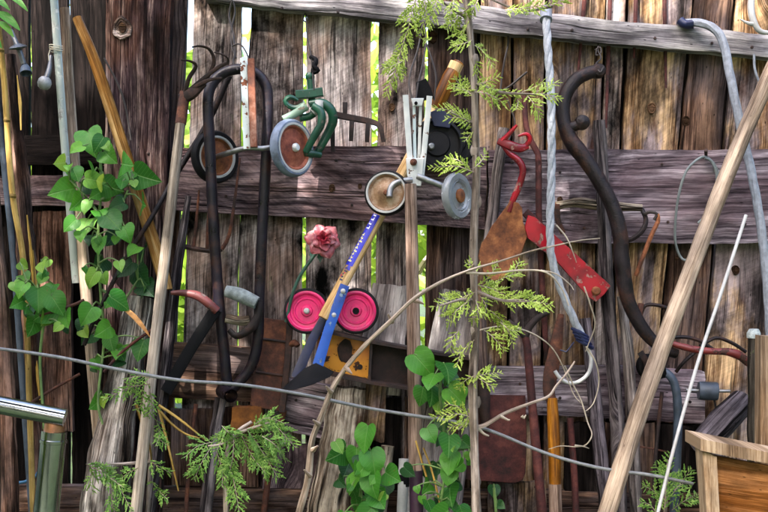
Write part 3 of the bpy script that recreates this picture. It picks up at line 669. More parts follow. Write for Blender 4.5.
# ---------------------------------------------------------------- wheels
def wheel(parent, c, ax, r, wd, tyre, hub, nut, hubr=.72, nutr=.12, ring=None, spokes=0):
    ax = Vector(ax).normalized()
    tb = MB().lathe([(r * hubr, -wd * .5), (r * .93, -wd * .5), (r * .985, -wd * .3), (r, 0), (r * .985, wd * .3), (r * .93, wd * .5), (r * (hubr + .06), wd * .52), (r * hubr, wd * .40)], c, ax, 40)
    obj('tyre', tb, tyre, parent)
    h = MB().lathe([(r * (hubr + .005), -wd * .4), (r * (hubr + .005), wd * .36), (r * hubr * .93, wd * .44), (r * hubr * .84, wd * .20), (r * .40, wd * .24), (r * .34, wd * .34), (r * .12, wd * .38), (.0004, wd * .38)], c, ax, 40)
    ho = obj('hub', h, hub, parent)
    if ring:
        obj('rim', MB().lathe([(r * (hubr - .03), wd * .37), (r * (hubr + .0), wd * .52), (r * (hubr + .07), wd * .53), (r * (hubr + .075), wd * .45)], c, ax, 40), ring, parent)
    obj('axle_nut', MB().lathe([(r * nutr, wd * .3), (r * nutr, wd * .62), (r * nutr * .7, wd * .78), (.0004, wd * .8)], c, ax, 10), nut, parent)
t = thing('wheel_axle', 'chipped pale blue bracket with axle carrying two rusty wheels', 'wheel axle', P(247, 180, .14))
obj('bracket', MB().tube([P(243.5, 57, .145), P(245, 100, .15), P(247, 149, .155)], W(3.1), rect=True, flat=(.5, 1.0), step=.01), m_bluewhite, t)
obj('bracket_flange', MB().tube([P(251, 59, .155), P(252.5, 100, .16), P(254, 147, .165)], W(3.0), rect=True, flat=(1.0, 1.1), step=.01), rusty('flaking_rust', (.06, .018, .010), (.17, .055, .028), (.34, .20, .15), 30), t)
obj('axle', MB().tube([P(216, 157, .08), P(228, 153, .12), P(247, 148, .15), P(262, 148.5, .15), P(276, 147, .14), P(294, 148, .15)], W(2.7), 10, .008), m_galv, t)
wheel(t, P(292, 148, .155), (.80, -.60, .05), W(27.5), W(9.5), m_blurub, m_redhub, m_white, .79, .15, m_pvc)
wheel(t, P(215, 157, .075), (.66, -.74, .0), W(26), W(9), m_rubber, m_orust, m_galv, .72, .10, m_pvc)

for lb, (px, py, hub) in (('pink wheel with pale centre bolt beside the tilted blue handle strap', (307, 311, m_pvc)), ('pink wheel with dark empty centre hole above the yellow trough', (356, 311, m_flatblack))):
    t = thing('toy_wheel', lb, 'wheel', P(px, py + 21, .10), 'pair of pink wheels')
    c = P(px, py, .105); r = W(22); wd = W(9)
    obj('tyre', MB().lathe([(r * .80, -wd * .6), (r * .95, -wd * .6), (r, -wd * .3), (r, wd * .3), (r * .95, wd * .5), (r * .90, wd * .52), (r * .86, wd * .4)], c, (0, -1, .06), 48), m_rubber, t)
    obj('disc', MB().lathe([(r * .88, wd * .2), (r * .88, wd * .46), (r * .80, wd * .52), (r * .74, wd * .46), (r * .70, wd * .26), (r * .60, wd * .22), (r * .57, wd * .34), (r * .52, wd * .34), (r * .48, wd * .24), (r * .26, wd * .22), (r * .22, wd * .44), (r * .14, wd * .46), (.0004, wd * .46)], c, (0, -1, .06), 48), m_pink, t)
    obj('axle_bolt', MB().lathe([(r * .13, wd * .4), (r * .13, wd * .62), (r * .08, wd * .74), (.0004, wd * .76)] if hub is m_pvc else [(r * .15, wd * .44), (r * .15, wd * .49), (r * .10, wd * .50), (.0004, wd * .475)], c, (0, -1, .06), 14), hub, t)

# white folding trolley fork with two wheels
t = thing('trolley_fork', 'white painted trolley fork with two wheels hanging by a wire', 'trolley', P(413, 216, .16))
def strap(a, b, wa, wb, d, nm, mat, th=.5):
    return obj(nm, MB().tube([P(a[0], a[1], d), P((a[0] + b[0]) / 2, (a[1] + b[1]) / 2, d), P(b[0], b[1], d)], [W(wa), W(wb)], rect=True, flat=(th, 1), step=.01), mat, t)
strap((405.5, 95), (411.5, 182), 2.7, 2.6, .16, 'side_strap', m_white, .45)
strap((429.5, 96), (421, 182), 2.7, 2.5, .16, 'side_strap', m_white, .45)
strap((414.0, 103), (415.2, 178), 1.4, 1.6, .152, 'inner_strap', m_bluewhite, .8)
strap((420.6, 103), (418.4, 178), 1.4, 1.6, .152, 'inner_strap', m_white, .8)
gp = MB().poly([(406, 158), (424, 158), (423, 174), (421, 186), (410, 186), (407, 174)], .172, .012)
obj('gusset', gp, m_white, t)
obj('top_plate', MB().poly([(411, 98), (424, 98), (422, 106), (413, 106)], .163, .004), m_white, t)
obj('rivet', MB().lathe([(W(3.4), -.002), (W(3.2), .004), (W(2), .006), (.0003, .0065)], P(413.5, 162, .174), (0, -1, 0), 14), m_rust, t)
obj('rivet', MB().lathe([(W(1.6), -.002), (W(1.5), .003), (.0003, .004)], P(416, 103, .166), (0, -1, 0), 12), m_flatblack, t)
obj('axle_arm', MB().tube([P(412, 180, .17), P(402, 181, .175), P(394, 184, .178), P(390, 190, .18), P(389.5, 197, .185)], W(3), 12, .006), m_galv, t)
obj('axle_arm', MB().tube([P(417, 176, .17), P(427, 180, .172), P(440, 185, .172), P(452, 191, .172), P(458, 195, .172)], W(3), 12, .006), m_galv, t)
wheel(t, P(387, 193, .165), (-.18, -1, .04), W(21.5), W(10), m_rubber, m_wheelhub, m_rust, .82, .13, m_pvc)
wheel(t, P(457, 196, .165), (.80, -.60, .05), W(22), W(8), m_clear, m_clear, m_orust, .66, .3)
hw = MB()
for pts in ([(424, 20, .05), (426, 40, .08), (423, 62, .11), (418, 84, .14), (416, 98, .155)], [(423, 22, .05), (418, 48, .09), (411, 70, .12), (409, 84, .14), (412, 98, .155)], [(425, 40, .08), (432, 60, .10), (436, 78, .11), (434, 100, .12)]):
    hw.tube([P(*p) for p in pts], W(.9), 6, .006)
obj('hanger_wire', hw, m_wire, t)
obj('hanger_block', MB().poly([(416, 82), (426, 78), (431, 88), (434, 97), (424, 99), (416, 97)], .14, .03), m_flatblack, t)
# black double wheel behind it
t = thing('black_wheel_pair', 'pair of black wheels hanging behind the white trolley fork', 'wheel pair', P(440, 168, .06))
for (px, py, r, d) in ((455, 143, 22, .055), (437, 144, 26, .085)):
    c = P(px, py, d); r = W(r)
    obj('wheel', MB().lathe([(r * .7, -.016), (r * .95, -.014), (r, 0), (r * .95, .012), (r * .86, .014), (r * .80, .004), (r * .5, .004), (r * .44, .010), (r * .2, .010), (.0004, .010)], c, (.05, -1, .02), 40), m_rubber, t)
obj('axle_cap', MB().lathe([(W(3.4), .008), (W(3.2), .016), (W(2), .019), (.0003, .019)], P(431, 147, .085), (.05, -1, .02), 14), m_galv, t)
obj('mud_flap', MB().poly([(430, 112), (440, 108), (452, 116), (450, 128), (434, 126)], .10, .012), m_navy, t)

# ---------------------------------------------------------------- blue strapped scraper with long wooden handle
t = thing('ice_scraper', 'long tan handle with blue label and blue strap ending in black blade', 'scraper', P(300, 388, .15))
A_, B_ = P(341, 286, .135), P(378, 218, .10)
obj('handle', MB().tube([A_ + (A_ - B_).normalized() * W(35), B_, P(420, 140, .055), P(440, 100, .05), P(457, 63, .05)], [W(5.6), W(5.6), W(6), W(7)], 16, .02, jit=.005), m_handle, t)
obj('end_grip', MB().tube([P(436, 108, .052), P(443, 93, .055), P(451, 75, .052), P(459, 63, .045)], [W(7), W(7.6), W(7.6), W(5.5)], 14, .008), m_orange, t)
# label: a strip wrapped on the upper left flank of the handle
ax = (B_ - A_).normalized(); side = ax.cross(Vector((0, -1, 0))).normalized() 
if side.x > 0: side = -side
fw = Vector((0, -1, 0)); fw = (fw - ax * fw.dot(ax)).normalized()
def wrap(mb, s0, s1, a0, a1, lift, m=0, r=W(5.75)):
    i0 = len(mb.v); K = 6; J = max(1, int((s1 - s0) / .02))
    for j in range(J + 1):
        for k in range(K + 1):
            a = a0 + (a1 - a0) * k / K; p = A_ + ax * (s0 + (s1 - s0) * j / J)
            mb.v.append(p + (side * math.sin(a) + fw * math.cos(a)) * (r + lift))
    for j in range(J):
        for k in range(K):
            q = i0 + j * (K + 1) + k; ids = [q, q + K + 1, q + K + 2, q + 1]; mb.face(ids, [(0, 0)] * 4, m)
TL = (B_ - A_).length
lb_ = MB(); wrap(lb_, TL * .27, TL * 1.02, R(-8), R(88), .0007)
for k in range(5): wrap(lb_, TL * (.21 + .013 * k), TL * (.222 + .013 * k), R(-5 + 4 * k), R(50 - 5 * k), .0006)
lo = obj('label_strip', lb_, m_label, t)
lt = MB(); random.seed(4)
x = TL * .80
for k in range(7):
    wrap(lt, x, x + .0030, R(26), R(56), .0012)
    if k % 2 == 0: wrap(lt, x, x + .007, R(26), R(31), .0012)
    else: wrap(lt, x, x + .007, R(51), R(56), .0012)
    x += .0125 * TL / .15 * .75
obj('lettering', lt, m_letter, lo)
lt = MB(); x = TL * .32
for k in range(9):
    wrap(lt, x, x + .0030, R(24 + 7 * (k % 3)), R(60 - 5 * (k % 2)), .0013); wrap(lt, x + .003, x + .0065, R(40 + 6 * (k % 2)), R(47 + 6 * (k % 2)), .0013); x += .0085
obj('lettering', lt, m_yprint, lo)
lt = MB(); x = TL * .05
for k in range(5):
    wrap(lt, x, x + .004, R(12 + 9 * (k % 3)), R(44), .0010); x += .0075
obj('emblem', lt, m_navy, t)
lt = MB(); wrap(lt, TL * .10, TL * .13, R(40), R(60), .0011); wrap(lt, TL * .15, TL * .17, R(20), R(36), .0011)
obj('emblem', lt, m_rprint, t)
obj('strap', MB().tube([P(345, 285, .152), P(338, 304, .155), P(329, 329, .157), P(318, 365, .16)], [W(4.6), W(4.8), W(4.6), W(5.2)], rect=True, flat=(.28, 1), step=.008), m_blue, t)
for (px, py) in ((343, 291), (334, 315)):
    obj('rivet', MB().lathe([(W(2.4), -.001), (W(2.3), .003), (W(1.3), .005), (.0003, .0052)], P(px, py, .156), (0, -1, 0), 14), m_pvc, t)
obj('strap', MB().tube([P(324, 318, .125), P(310, 345, .13), P(296, 378, .14)], [W(4), W(4.5), W(5)], rect=True, flat=(.3, 1), step=.008), m_navy, t)
obj('blade', MB().poly([(282, 389, .20), (292, 380, .18), (304, 369, .17), (316, 363, .165), (334, 372, .165), (330, 377, .17), (312, 385, .19), (294, 390, .205)], .17, .012), m_flatblack, t)

# yellow and rusty trough
t = thing('steel_trough', 'rusty steel trough with one yellow painted compartment under the pink wheels', 'trough', P(390, 390, .10))
def quad(nm, pts, d, th, mat): return obj(nm, MB().poly(pts, d, th), mat, t)
quad('yellow_panel', [(321, 331), (371, 343), (369, 380), (318, 369)], .085, .01, m_yellow)
quad('dark_panel', [(371, 343), (411, 350), (409, 386), (369, 380)], .087, .01, m_drust)
quad('dark_panel', [(413, 350), (470, 360), (468, 396), (411, 387)], .086, .01, m_drust)
obj('handle_hole', MB().lathe([(W(11.5), -.001), (W(11), .002), (W(9), .0028), (.0004, .0024)], P(345, 351, .087), (0, -1, 0), 24, sq=.62, jit=.15), m_drust, t)
obj('handle_hole', MB().lathe([(W(2.6), -.001), (W(2.4), .002), (.0004, .0018)], P(360, 367, .087), (0, -1, 0), 14), m_drust, t)
obj('flange', MB().tube([P(318, 329, .105), P(371, 341, .105), P(411, 348.5, .105), P(472, 358.5, .105)], W(1.7), rect=True, flat=(6, 1), step=.02, raw=True), m_drust, t)
obj('flange', MB().tube([P(315, 370, .105), P(369, 381.5, .105), P(409, 387.5, .105), P(470, 397.5, .105)], W(1.7), rect=True, flat=(6, 1), step=.02, raw=True), m_drust, t)
for (a, b_) in (((320, 329), (316.5, 370)), ((371.5, 342), (369.5, 380)), ((412, 350), (410, 386)), ((471, 359), (469, 396))):
    obj('divider', MB().tube([P(*a, .10), P(*b_, .10)], W(1.5), rect=True, flat=(5, 1), raw=True), m_drust if a[0] > 330 else m_orust, t)
# rusty plate door left of the wheels
t = thing('rusty_plate', 'dark rusty steel plate with riveted ridges left of the pink wheels', 'steel plate', P(270, 410, .06))
obj('sheet', MB().poly([(257, 317), (290, 321), (287, 360), (282, 412), (250, 406), (254, 360)], .06, .006), m_rust, t)
obj('edge_strip', MB().tube([P(290, 321, .068), P(287.5, 360, .068), P(282, 412, .07)], W(3.2), rect=True, flat=(.8, 1), step=.01), m_drust, t)
for y in (340, 374): obj('ridge', MB().tube([P(256, y - 2, .062), P(286, y + 2, .062)], W(1.3), 8, .01), m_drust, t)
obj('knob', MB().tube([P(289, 345, .065), P(295, 343, .075), P(298, 346, .08)], [W(3), W(3.6), W(2.6)], 10, .004), m_rust, t)
pole('rusty_bar', [(284, 410, .045), (278, 432, .045), (270, 468, .05), (264, 512, .055)], 3.2, m_rust, 'upright rusty bar below the dark steel plate', 'bar', jit=.03)
obj('rusty_block', MB().poly([(232, 408), (262, 406), (263, 430), (230, 432)], .06, .03, jit=.004), rusty('bright_rust', (.05, .015, .006), (.20, .066, .010), (.40, .15, .02), 30), None, 'bright orange rusty iron block behind the cedar sprays', 'iron block')

# ---------------------------------------------------------------- metal rose
t = thing('metal_rose', 'pink painted metal rose on thin dark green stem', 'ornament', P(285, 318, .10))
obj('stem', MB().tube([P(317, 252, .13), P(308, 264, .13), P(299, 278, .125), P(292, 296, .12), P(286, 322, .11)], W(1.6), 8, .008), m_gstem, t)
rc = P(323, 241, .14); AX = Vector((.15, -.88, .28)).normalized()
U_ = Vector((0, 0, 1)); U_ = (U_ - AX * U_.dot(AX)).normalized(); V_ = AX.cross(U_)
def petal(mb, tip, ang, half, hgt, cup, flare):
    # cupped petal: starts at the heart, rises, flares outwards; rounded outline
    i0 = len(mb.v); K, J = 12, 10; ph = random.random() * 6
    for j in range(J + 1):
        tt_ = j / J
        for k in range(K + 1):
            s_ = k / K * 2 - 1
            w_ = half * math.sqrt(max(0, 1 - (max(0, tt_ - .45) / .57) ** 2)) * min(1, .35 + tt_ * 1.3)
            a = ang + s_ * w_
            r = tip * (.10 + .90 * tt_ ** (1.0 + cup)) * (1 - .10 * s_ * s_ * tt_)
            h = hgt * tt_ ** .7 - flare * tt_ ** 4 + .0022 * math.sin(5 * s_ + ph) * tt_ ** 2 - .003 * s_ * s_ * tt_
            mb.v.append(rc + (U_ * math.cos(a) + V_ * math.sin(a)) * r + AX * h)
    for j in range(J):
        for k in range(K):
            q = i0 + j * (K + 1) + k; ids = [q, q + K + 1, q + K + 2, q + 1]; mb.face(ids, [(0, 0)] * 4)
mb = MB()
for k in range(6): petal(mb, W(17 + 1.5 * (k % 2)), k * 1.047 + .3, .72, .012, .0, .010)
obj('outer_petals', mb, m_petal, t, sharp=80)
mb = MB()
for k in range(5): petal(mb, W(12), k * 1.257 + .8, .82, .021, .25, .006)
obj('middle_petals', mb, plain('rose_red_petal_enamel', (.26, .045, .06), .40, 0, .5, 60, .0006, dirt=(.42, .18, .18)), t, sharp=80)
mb = MB()
for k in range(5): petal(mb, W(7.5), k * 1.257 + .2, .95, .026, .6, .003)
for k in range(3): petal(mb, W(4), k * 2.09 + .7, 1.2, .029, .9, 0)
obj('inner_petals', mb, m_petald, t, sharp=80)
mb = MB()
for (a, b_) in ((312, 258), (320, 261), (329, 257)): mb.poly([(319, 250, .125), (a - 3, b_ - 4, .13), (a, b_ + 2, .13), (a + 3, b_ - 3, .13)], .125, .0015, bev=.0005)
obj('sepals', mb, m_gstem, t)

# ---------------------------------------------------------------- green cast clamp
t = thing('green_clamp', 'green painted cast iron clamp hanging from a nail by wire', 'clamp', P(312, 156, .10))
obj('post', MB().tube([P(310, 76, .11), P(311, 84, .11), P(312, 104, .11)], W(3.6), 12, .006), m_green, t)
obj('post_cap', MB().lathe([(.0003, .014), (W(3), .012), (W(4.4), .006), (W(4.4), 0), (W(3.4), -.004)], P(310, 78, .11), (0, 0, 1), 14), m_green, t)
obj('cross_bar', MB().tube([P(296, 95, .12), P(309, 94, .12), P(323, 92, .12)], W(4.2), rect=True, flat=(1, 1), step=.008), m_green, t)
obj('jaw', MB().tube([P(298, 100, .125), P(290, 97, .13), P(285.5, 101, .13), P(289, 106, .13), P(297, 108, .13), (P(306, 104, .13))], [W(1.8), W(2.6), W(2.4), W(3), W(3.4)], 8, .005), m_green, t)
obj('nozzle', MB().tube([P(306, 106, .13), P(296, 113, .135), P(283, 119, .14)], [W(4.5), W(3.8), W(3.2)], 10, .006), chipped('pale_green_paint', (.28, .42, .30), (.35, .28, .2), .4, 60, .5), t)
obj('band', MB().tube([P(320, 101, .128), P(318.5, 107, .13), P(313, 112, .128)], W(5), 12, .005, flat=(.8, 1)), m_pvc, t)
obj('arm', MB().tube([P(310, 104, .12), P(322, 103, .125), P(331, 110, .125), P(333, 121, .12), P(328, 133, .115), P(320, 148, .115), (P(315, 156, .11))], [W(4), W(4.6), W(4.4), W(4), W(3.4)], 12, .006), m_green, t)
obj('arm', MB().tube([P(313, 106, .135), P(321, 112, .14), P(321, 124, .14), P(313, 138, .135), P(306, 152, .13)], [W(3.6), W(4), W(3.8), W(3.4)], 12, .006), m_green, t)
obj('arm', MB().tube([P(300, 118, .12), P(310, 116, .12), P(318, 110, .12)], W(3.6), 10, .006), m_green, t)
obj('foot', MB().tube([P(300, 152, .12), P(309, 153, .125), P(321, 155, .115)], [W(3.2), W(4), W(3)], 10, .005, jit=.08), m_green, t)
hw = MB()
for pts in ([(305, 11, .01), (306, 18, .03), (307, 34, .06), (310, 50, .09), (312, 62, .11), (313, 78, .122), (314, 90, .13)], [(303, 20, .03), (305, 13, .03), (308, 18, .03), (306, 22, .03), (303, 20, .03)]):
    hw.tube([P(*p) for p in pts], W(.8), 6, .005)
obj('hanger_wire', hw, m_wire, t)
obj('wire_knot', MB().tube([P(311, 57, .10), P(316, 60, .115), P(314, 66, .12), P(318, 70, .118), P(313, 72, .115), P(316, 62, .11)], W(2.3), 8, .004), m_flatblack, t)

# rusty rake head and other hanging rusty tools
t = thing('rake_head', 'rusty toothed rake head hanging right of the green clamp', 'rake head', P(355, 142, .09))
obj('bar', MB().tube([P(332, 114, .09), P(352, 118, .09), P(372, 122, .09), P(380, 127, .09), P(383.5, 142, .09)], [W(3), W(3), W(2.6), W(2)], rect=True, step=.006), m_drust, t)
for (a, b_, c, e) in ((345, 103, 345, 117), (352, 119, 351, 141), (368, 122, 367, 142), (332, 112, 333, 152)):
    obj('tooth', MB().tube([P(a, b_, .09), P((a + c) / 2, (b_ + e) / 2, .094), P(c, e, .09)], [W(2.4), W(2)], rect=True, step=.01), m_drust, t)
t = thing('hay_fork', 'four thin red rusty tines hanging down behind the pale top rail', 'garden fork', P(620, 60, .0))
obj('crossbar', MB().tube([P(575, -34, .012), P(676, -26, .012)], W(3), 8, .02), m_rust, t)
for (a, b_, c, e) in ((587, -30, 578, 76), (611, -30, 606, 128), (637, -28, 634, 58), (664, -28, 666, 88)):
    obj('tine', MB().tube([P(a, b_, .011), P((a + c) / 2, (b_ + e) / 2, .011), P(c, e, .011)], [W(2.3), W(2.1), W(1.2)], 8, .02), m_redrust, t)
t = thing('garden_fork', 'thin rusty garden fork head behind the black tube frame', 'garden fork', P(205, 252, .07))
obj('crossbar', MB().tube([P(178, 245, .08), P(196, 249, .08), P(214, 251, .08), P(222, 249, .08)], W(2.4), 8, .01), m_drust, t)
for pts in ([(222, 249, .08), (229, 235, .08), (234, 205, .08), (240, 158, .06)], [(193, 248, .08), (196, 225, .08), (199, 190, .075)], [(207, 250, .08), (208, 222, .08), (212, 180, .07)]):
    obj('tine', MB().tube([P(*p) for p in pts], [W(2), W(1.6), W(1)], 7, .01), m_rust, t)

# ---------------------------------------------------------------- long broom handle in the middle
t = thing('broom_handle', 'upright grey-brown wooden handle with dark purple sleeve at its foot', 'tool handle', ground_pt(P(413, 300, .2), P(416.5, 512, .22)))
gp_ = ground_pt(P(413, 300, .2), P(416.5, 512, .22)); q_ = P(415.8, 470, .216)
obj('shaft', MB().tube([P(410.5, 184, .19), P(413, 300, .2), q_], [W(6.0, .2), W(6.7, .2), W(6.9, .2)], 16, .02, jit=.012), m_broom, t)
obj('sleeve', MB().tube([q_ + Vector((0, 0, .004)), gp_], [W(6.7, .2), W(6.9, .2), W(6.9, .2)], 16, .02, jit=.01), m_purple, t)
t = thing('plastic_pipe', 'short white plastic pipe with black clip left of the purple sleeve', 'pipe', ground_pt(P(404, 459, .14), P(402, 512, .15)))
obj('tube', MB().tube([P(404, 459, .14), ground_pt(P(404, 459, .14), P(402, 512, .15))], W(5), 14, .01, cap=True), m_pvc, t)
obj('clip', MB().tube([P(404, 474, .142), P(403.5, 486, .142)], W(6), 14, .01), m_flatblack, t)

# ---------------------------------------------------------------- red hooked hoe, red bar, rods
t = thing('hoe', 'rusty orange blade on a bent red painted shank', 'hoe', P(500, 282, .11))
obj('shank', MB().tube([P(504, 146, .13), P(509, 153, .13), P(519, 161, .13), P(523, 171, .13), P(519, 186, .125), P(513, 200, .12), P(509, 212, .118)], [W(2.6), W(3.2), W(3.2), W(3.2), W(2.8)], 10, .006), m_red, t)
obj('crosspiece', MB().tube([P(498, 141, .13), P(508, 145, .135), P(520, 148, .135), P(528, 146, .13)], [W(3.2), W(4.6), W(4.2), W(3)], 8, .005, flat=(.6, 1), jit=.06), m_red, t)
obj('prong', MB().tube([P(501, 142, .13), P(508, 135, .135), P(517, 125, .14)], [W(2.6), W(2.2), W(1.4)], 8, .005), m_red, t)
obj('prong', MB().tube([P(526, 146, .13), P(530, 139, .135), P(526, 134, .14), P(518, 136, .14)], [W(2.6), W(2.2), W(1.2)], 8, .005), m_red, t)
obj('blade', MB().poly([(510, 201), (518, 203), (522, 208), (523, 222), (527, 236), (522, 252), (514, 267), (503, 278), (492, 281), (483, 272), (478, 256), (482, 244), (492, 226)], .115, .004, bow=-1.2, jit=.002), m_orust, t)
t = thing('red_bar', 'glossy red painted flat bar tilted downwards with bolt at its end', 'metal bar', P(570, 301, .12))
obj('strip', MB().poly([(528, 215), (535, 217), (574, 252), (611, 286), (605, 294), (596, 302), (588, 297), (557, 262), (528, 238), (525, 227)], .125, .008, jit=.001), m_red, t)
obj('bolt', MB().lathe([(W(4.6), -.001), (W(4.4), .004), (W(3), .007), (.0003, .0075)], P(596, 291, .127), (.1, -1, 0), 8), m_orust, t)
obj('back_plate', MB().tube([P(525, 212, .10), P(560, 246, .10), P(598, 282, .10)], W(4), rect=True, flat=(.6, 1), step=.01), m_redrust, t)
pole('bent_rod', [(524, 96, .06), (526, 125, .07), (531, 141, .08), (538, 154, .085), (539, 215, .09), (543, 300, .09), (547, 360, .09)], [2.6, 3.2, 3.2, 3.0, 2.8], m_redrust, 'bent dark red rusty rod behind the twisted pale rope', 'rod', ground=False, jit=.02)
t = thing('forked_lever', 'red-brown iron lever with forked top right of the sapling', 'iron tool', ground_pt(P(527, 345, .12), P(542, 512, .15)))
obj('bar', MB().tube([P(524, 332, .12), P(527, 345, .12), P(534, 425, .135), P(542, 512, .15), ground_pt(P(527, 345, .12), P(542, 512, .15))], [W(3.6), W(4.2), W(4.4), W(5), W(5)], 12, .02, jit=.03), m_redrust, t)
for pts in ([(525, 336, .12), (517, 328, .12), (508, 321, .12)], [(525, 336, .12), (530, 326, .12), (539, 317, .12), (549, 312, .12)]):
    obj('prong', MB().tube([P(*p) for p in pts], [W(4), W(3.2), W(2.4)], 10, .008), m_drust, t)
t = thing('bulb_planter', 'brown tool with orange-brown wooden grip and rusty wedge on top', 'garden tool', ground_pt(P(553, 400, .13), P(555, 512, .15)))
obj('wedge', MB().tube([P(561, 314, .11), P(556, 345, .115), P(549, 388, .125), P(552, 402, .13)], [W(3), W(6), W(7.4), W(5)], 10, .01, flat=(.7, 1), jit=.05), m_rust, t)
obj('grip', MB().tube([P(552, 398, .13), P(554, 440, .138), P(555, 486, .145)], [W(5), W(5.8), W(6), W(5.8)], 14, .01), m_orange, t)
obj('shaft', MB().tube([P(555, 484, .145), ground_pt(P(554, 440, .138), P(555, 486, .145))], W(6.2), 14, .01, jit=.03), m_broom, t)
t = thing('square_shovel', 'dark red square shovel blade standing behind the sapling', 'shovel', P(492, 486, .08))
obj('blade', MB().poly([(466, 391), (486, 395), (526, 396), (527, 440), (526, 474), (523, 481), (516, 484), (470, 481), (450, 476), (448, 466), (454, 425)], .085, .004, bow=.5), m_redrust, t)
obj('shaft', MB().tube([P(481, 255, .07), P(481, 330, .08), P(483, 400, .092)], [W(5), W(5.4), W(5.8)], 12, .02), m_brown, t)
obj('socket', MB().tube([P(482, 370, .09), P(484, 402, .094), P(486, 430, .092)], [W(6.4), W(6.4), W(3)], 12, .01), m_drust, t)

slab('tan_board', [(489, 484, .05), (487, 585, .06)], [(546, 482, .05), (548, 585, .06)], .05, .018, m_tan, 'low tan board showing under the dark red shovel blade')
pole('rusty_pipe', [(570, 418, .07), (574, 470, .08), (576, 512, .09)], 3.4, m_redrust, 'short red rusty pipe standing behind the grey cable near the charred stake', 'pipe', jit=.03)
pole('thin_rod', [(662, 392, .06), (656, 450, .07), (652, 512, .08)], 2.0, m_drust, 'thin dark rusty rod beside the dark blue bent pipe', 'rod', jit=0)
pole('grey_stake', [(388, 446, .08), (384, 480, .085), (380, 512, .09)], [6, 7, 7, 7], m_stump, 'short stained stake end hidden behind the bright seedling', 'stake', jit=.12)
pole('thin_rod', [(196, 404, .08), (190, 450, .09), (186, 512, .10)], 2.2, m_rust, 'thin rusty rod left of the bushy cedar seedling', 'rod', jit=.02)

# ---------------------------------------------------------------- ropes and cables
def strands(path, r, n=3, pitch=.05, rs=None, off=.52):
    q = smooth([P(*p) for p in path], .005); L = 0; out = [[] for _ in range(n)]; Nn = Vector((0, -1, 0))
    for i, p in enumerate(q):
        a = q[max(0, i - 1)]; b = q[min(len(q) - 1, i + 1)]; t_ = (b - a).normalized(); L += (p - a).length if i else 0
        Nn = (Nn - t_ * Nn.dot(t_)).normalized(); B = t_.cross(Nn)
        for k in range(n):
            an = 2 * math.pi * (k / n + L / pitch); out[k].append(p + (Nn * math.cos(an) + B * math.sin(an)) * r * off)
    mb = MB()
    for o in out: mb.tube(o, rs or r * .56, 8, raw=True)
    return mb
t = thing('twisted_rope', 'thick pale blue-white twisted rope hanging with a white ring', 'rope', P(572, 386, .16))
obj('rope_body', strands([(546, 14, .10), (548, 50, .13), (551, 100, .15), (551.5, 170, .16), (550, 235, .17), (554, 268, .17), (567, 304, .17), (583, 339, .16)], W(4.0), 3, .13, W(2.4), .42), m_rope, t)
obj('cap', MB().tube([P(546, 9, .085), P(546, 20, .105)], [W(5.6), W(6.2)], 14, .005, jit=.06), m_cablegrey, t)
kn = MB()
for k in range(4): 
    c = P(580 + k * 1.6, 333 + k * 3.6, .16)
    kn.tube([c + Vector((math.cos(a) * W(7), math.sin(a) * W(6.5), -math.cos(a) * W(4) + .001 * math.sin(a * 3))) for a in [i * .6283 for i in range(10)]], W(1.9), 6, closed=True)
kn.tube([P(574, 342, .17), P(566, 352, .17), P(560, 350, .17)], W(.8), 6)
obj('binding', kn, m_navy, t)
obj('ring', MB().tube([P(587, 346, .165), P(591, 358, .165), P(589, 372, .165), P(580, 381, .165), P(569, 383, .165), P(560, 378, .165), P(555, 371, .165)], W(1.8), 10, .005), m_pvc, t)
t = thing('blue_grey_rope', 'smooth blue-grey rope looped over the top rail at the right', 'rope', P(771, 330, .12))
obj('rope_body', strands([(684, 23, .05), (700, 23, .07), (713, 28, .085), (723, 42, .095), (731, 80, .11), (741, 128, .12), (752, 175, .13), (762, 235, .14), (768, 300, .15), (772, 380, .16)], W(4.2), 3, .20, W(3.5), .20), m_cablegrey, t)
obj('end_wrap', MB().tube([P(680, 20, .05), P(685, 24, .055), P(694, 24, .062)], W(4.6), 10, .004, jit=.2), m_navy, t)
ho_ = [(706, 157), (694, 162), (684, 176), (677, 205), (675, 238), (680, 256), (687, 260), (697, 251), (709, 228), (717, 195), (717, 170)]
t = thing('wire_hoop', 'thin grey wire hoop hanging from a nail on the middle rail', 'wire hoop', P(687, 260, .06))
wm = MB().tube([P(a, b_, .05 + .01 * math.sin(i)) for i, (a, b_) in enumerate(ho_)], W(1.3), 8, .006, closed=True)
wm.tube([P(705, 158, .055), P(711, 161, .055), P(716, 172, .056), P(717, 186, .056)], W(1.2), 8, .006)
wm.tube([P(716, 200, .055), P(710, 212, .055), P(698, 223, .055)], W(1.2), 8, .006)
obj('wire', wm, plain('grey_wire', (.16, .185, .19), .5, .4, .2), t)
obj('nail', MB().tube([P(706, 150, .06), P(706, 158, .03)], [W(1.8), W(1.4)], 8, .004), m_drust, fence) 
ca = MB().tube([P(-20, 346, .33), P(0, 348, .33), P(60, 357, .33), P(120, 369.5, .33), P(180, 381, .34), P(240, 387, .33), P(300, 396, .31), P(360, 407, .29), P(410, 415, .28), P(480, 428, .30), P(545, 452, .33), P(600, 467, .36), P(650, 475, .38), P(694, 485, .38)], W(1.7, .3), 10, .012, wob=.009, jit=.08)
obj('long_cable', ca, m_cable, None, 'long grey cable sagging across the whole fence', 'cable')
t = thing('white_hook', 'white rope hook curling over the top rail in the corner', 'hook', P(756, 60, .06))
obj('rope_curl', MB().tube([P(753, -14, .06), P(751, 8, .07), P(754, 22, .075), P(760, 31, .075), P(770, 33, .07)], [W(3), W(3.4), W(3), W(2)], 10, .006, jit=.06), m_pvc, t)
obj('rope_tail', MB().tube([P(755, 24, .075), P(748, 23, .078), P(740, 19, .08)], [W(2.6), W(1.6), W(.6)], 8, .005), m_pvc, t)
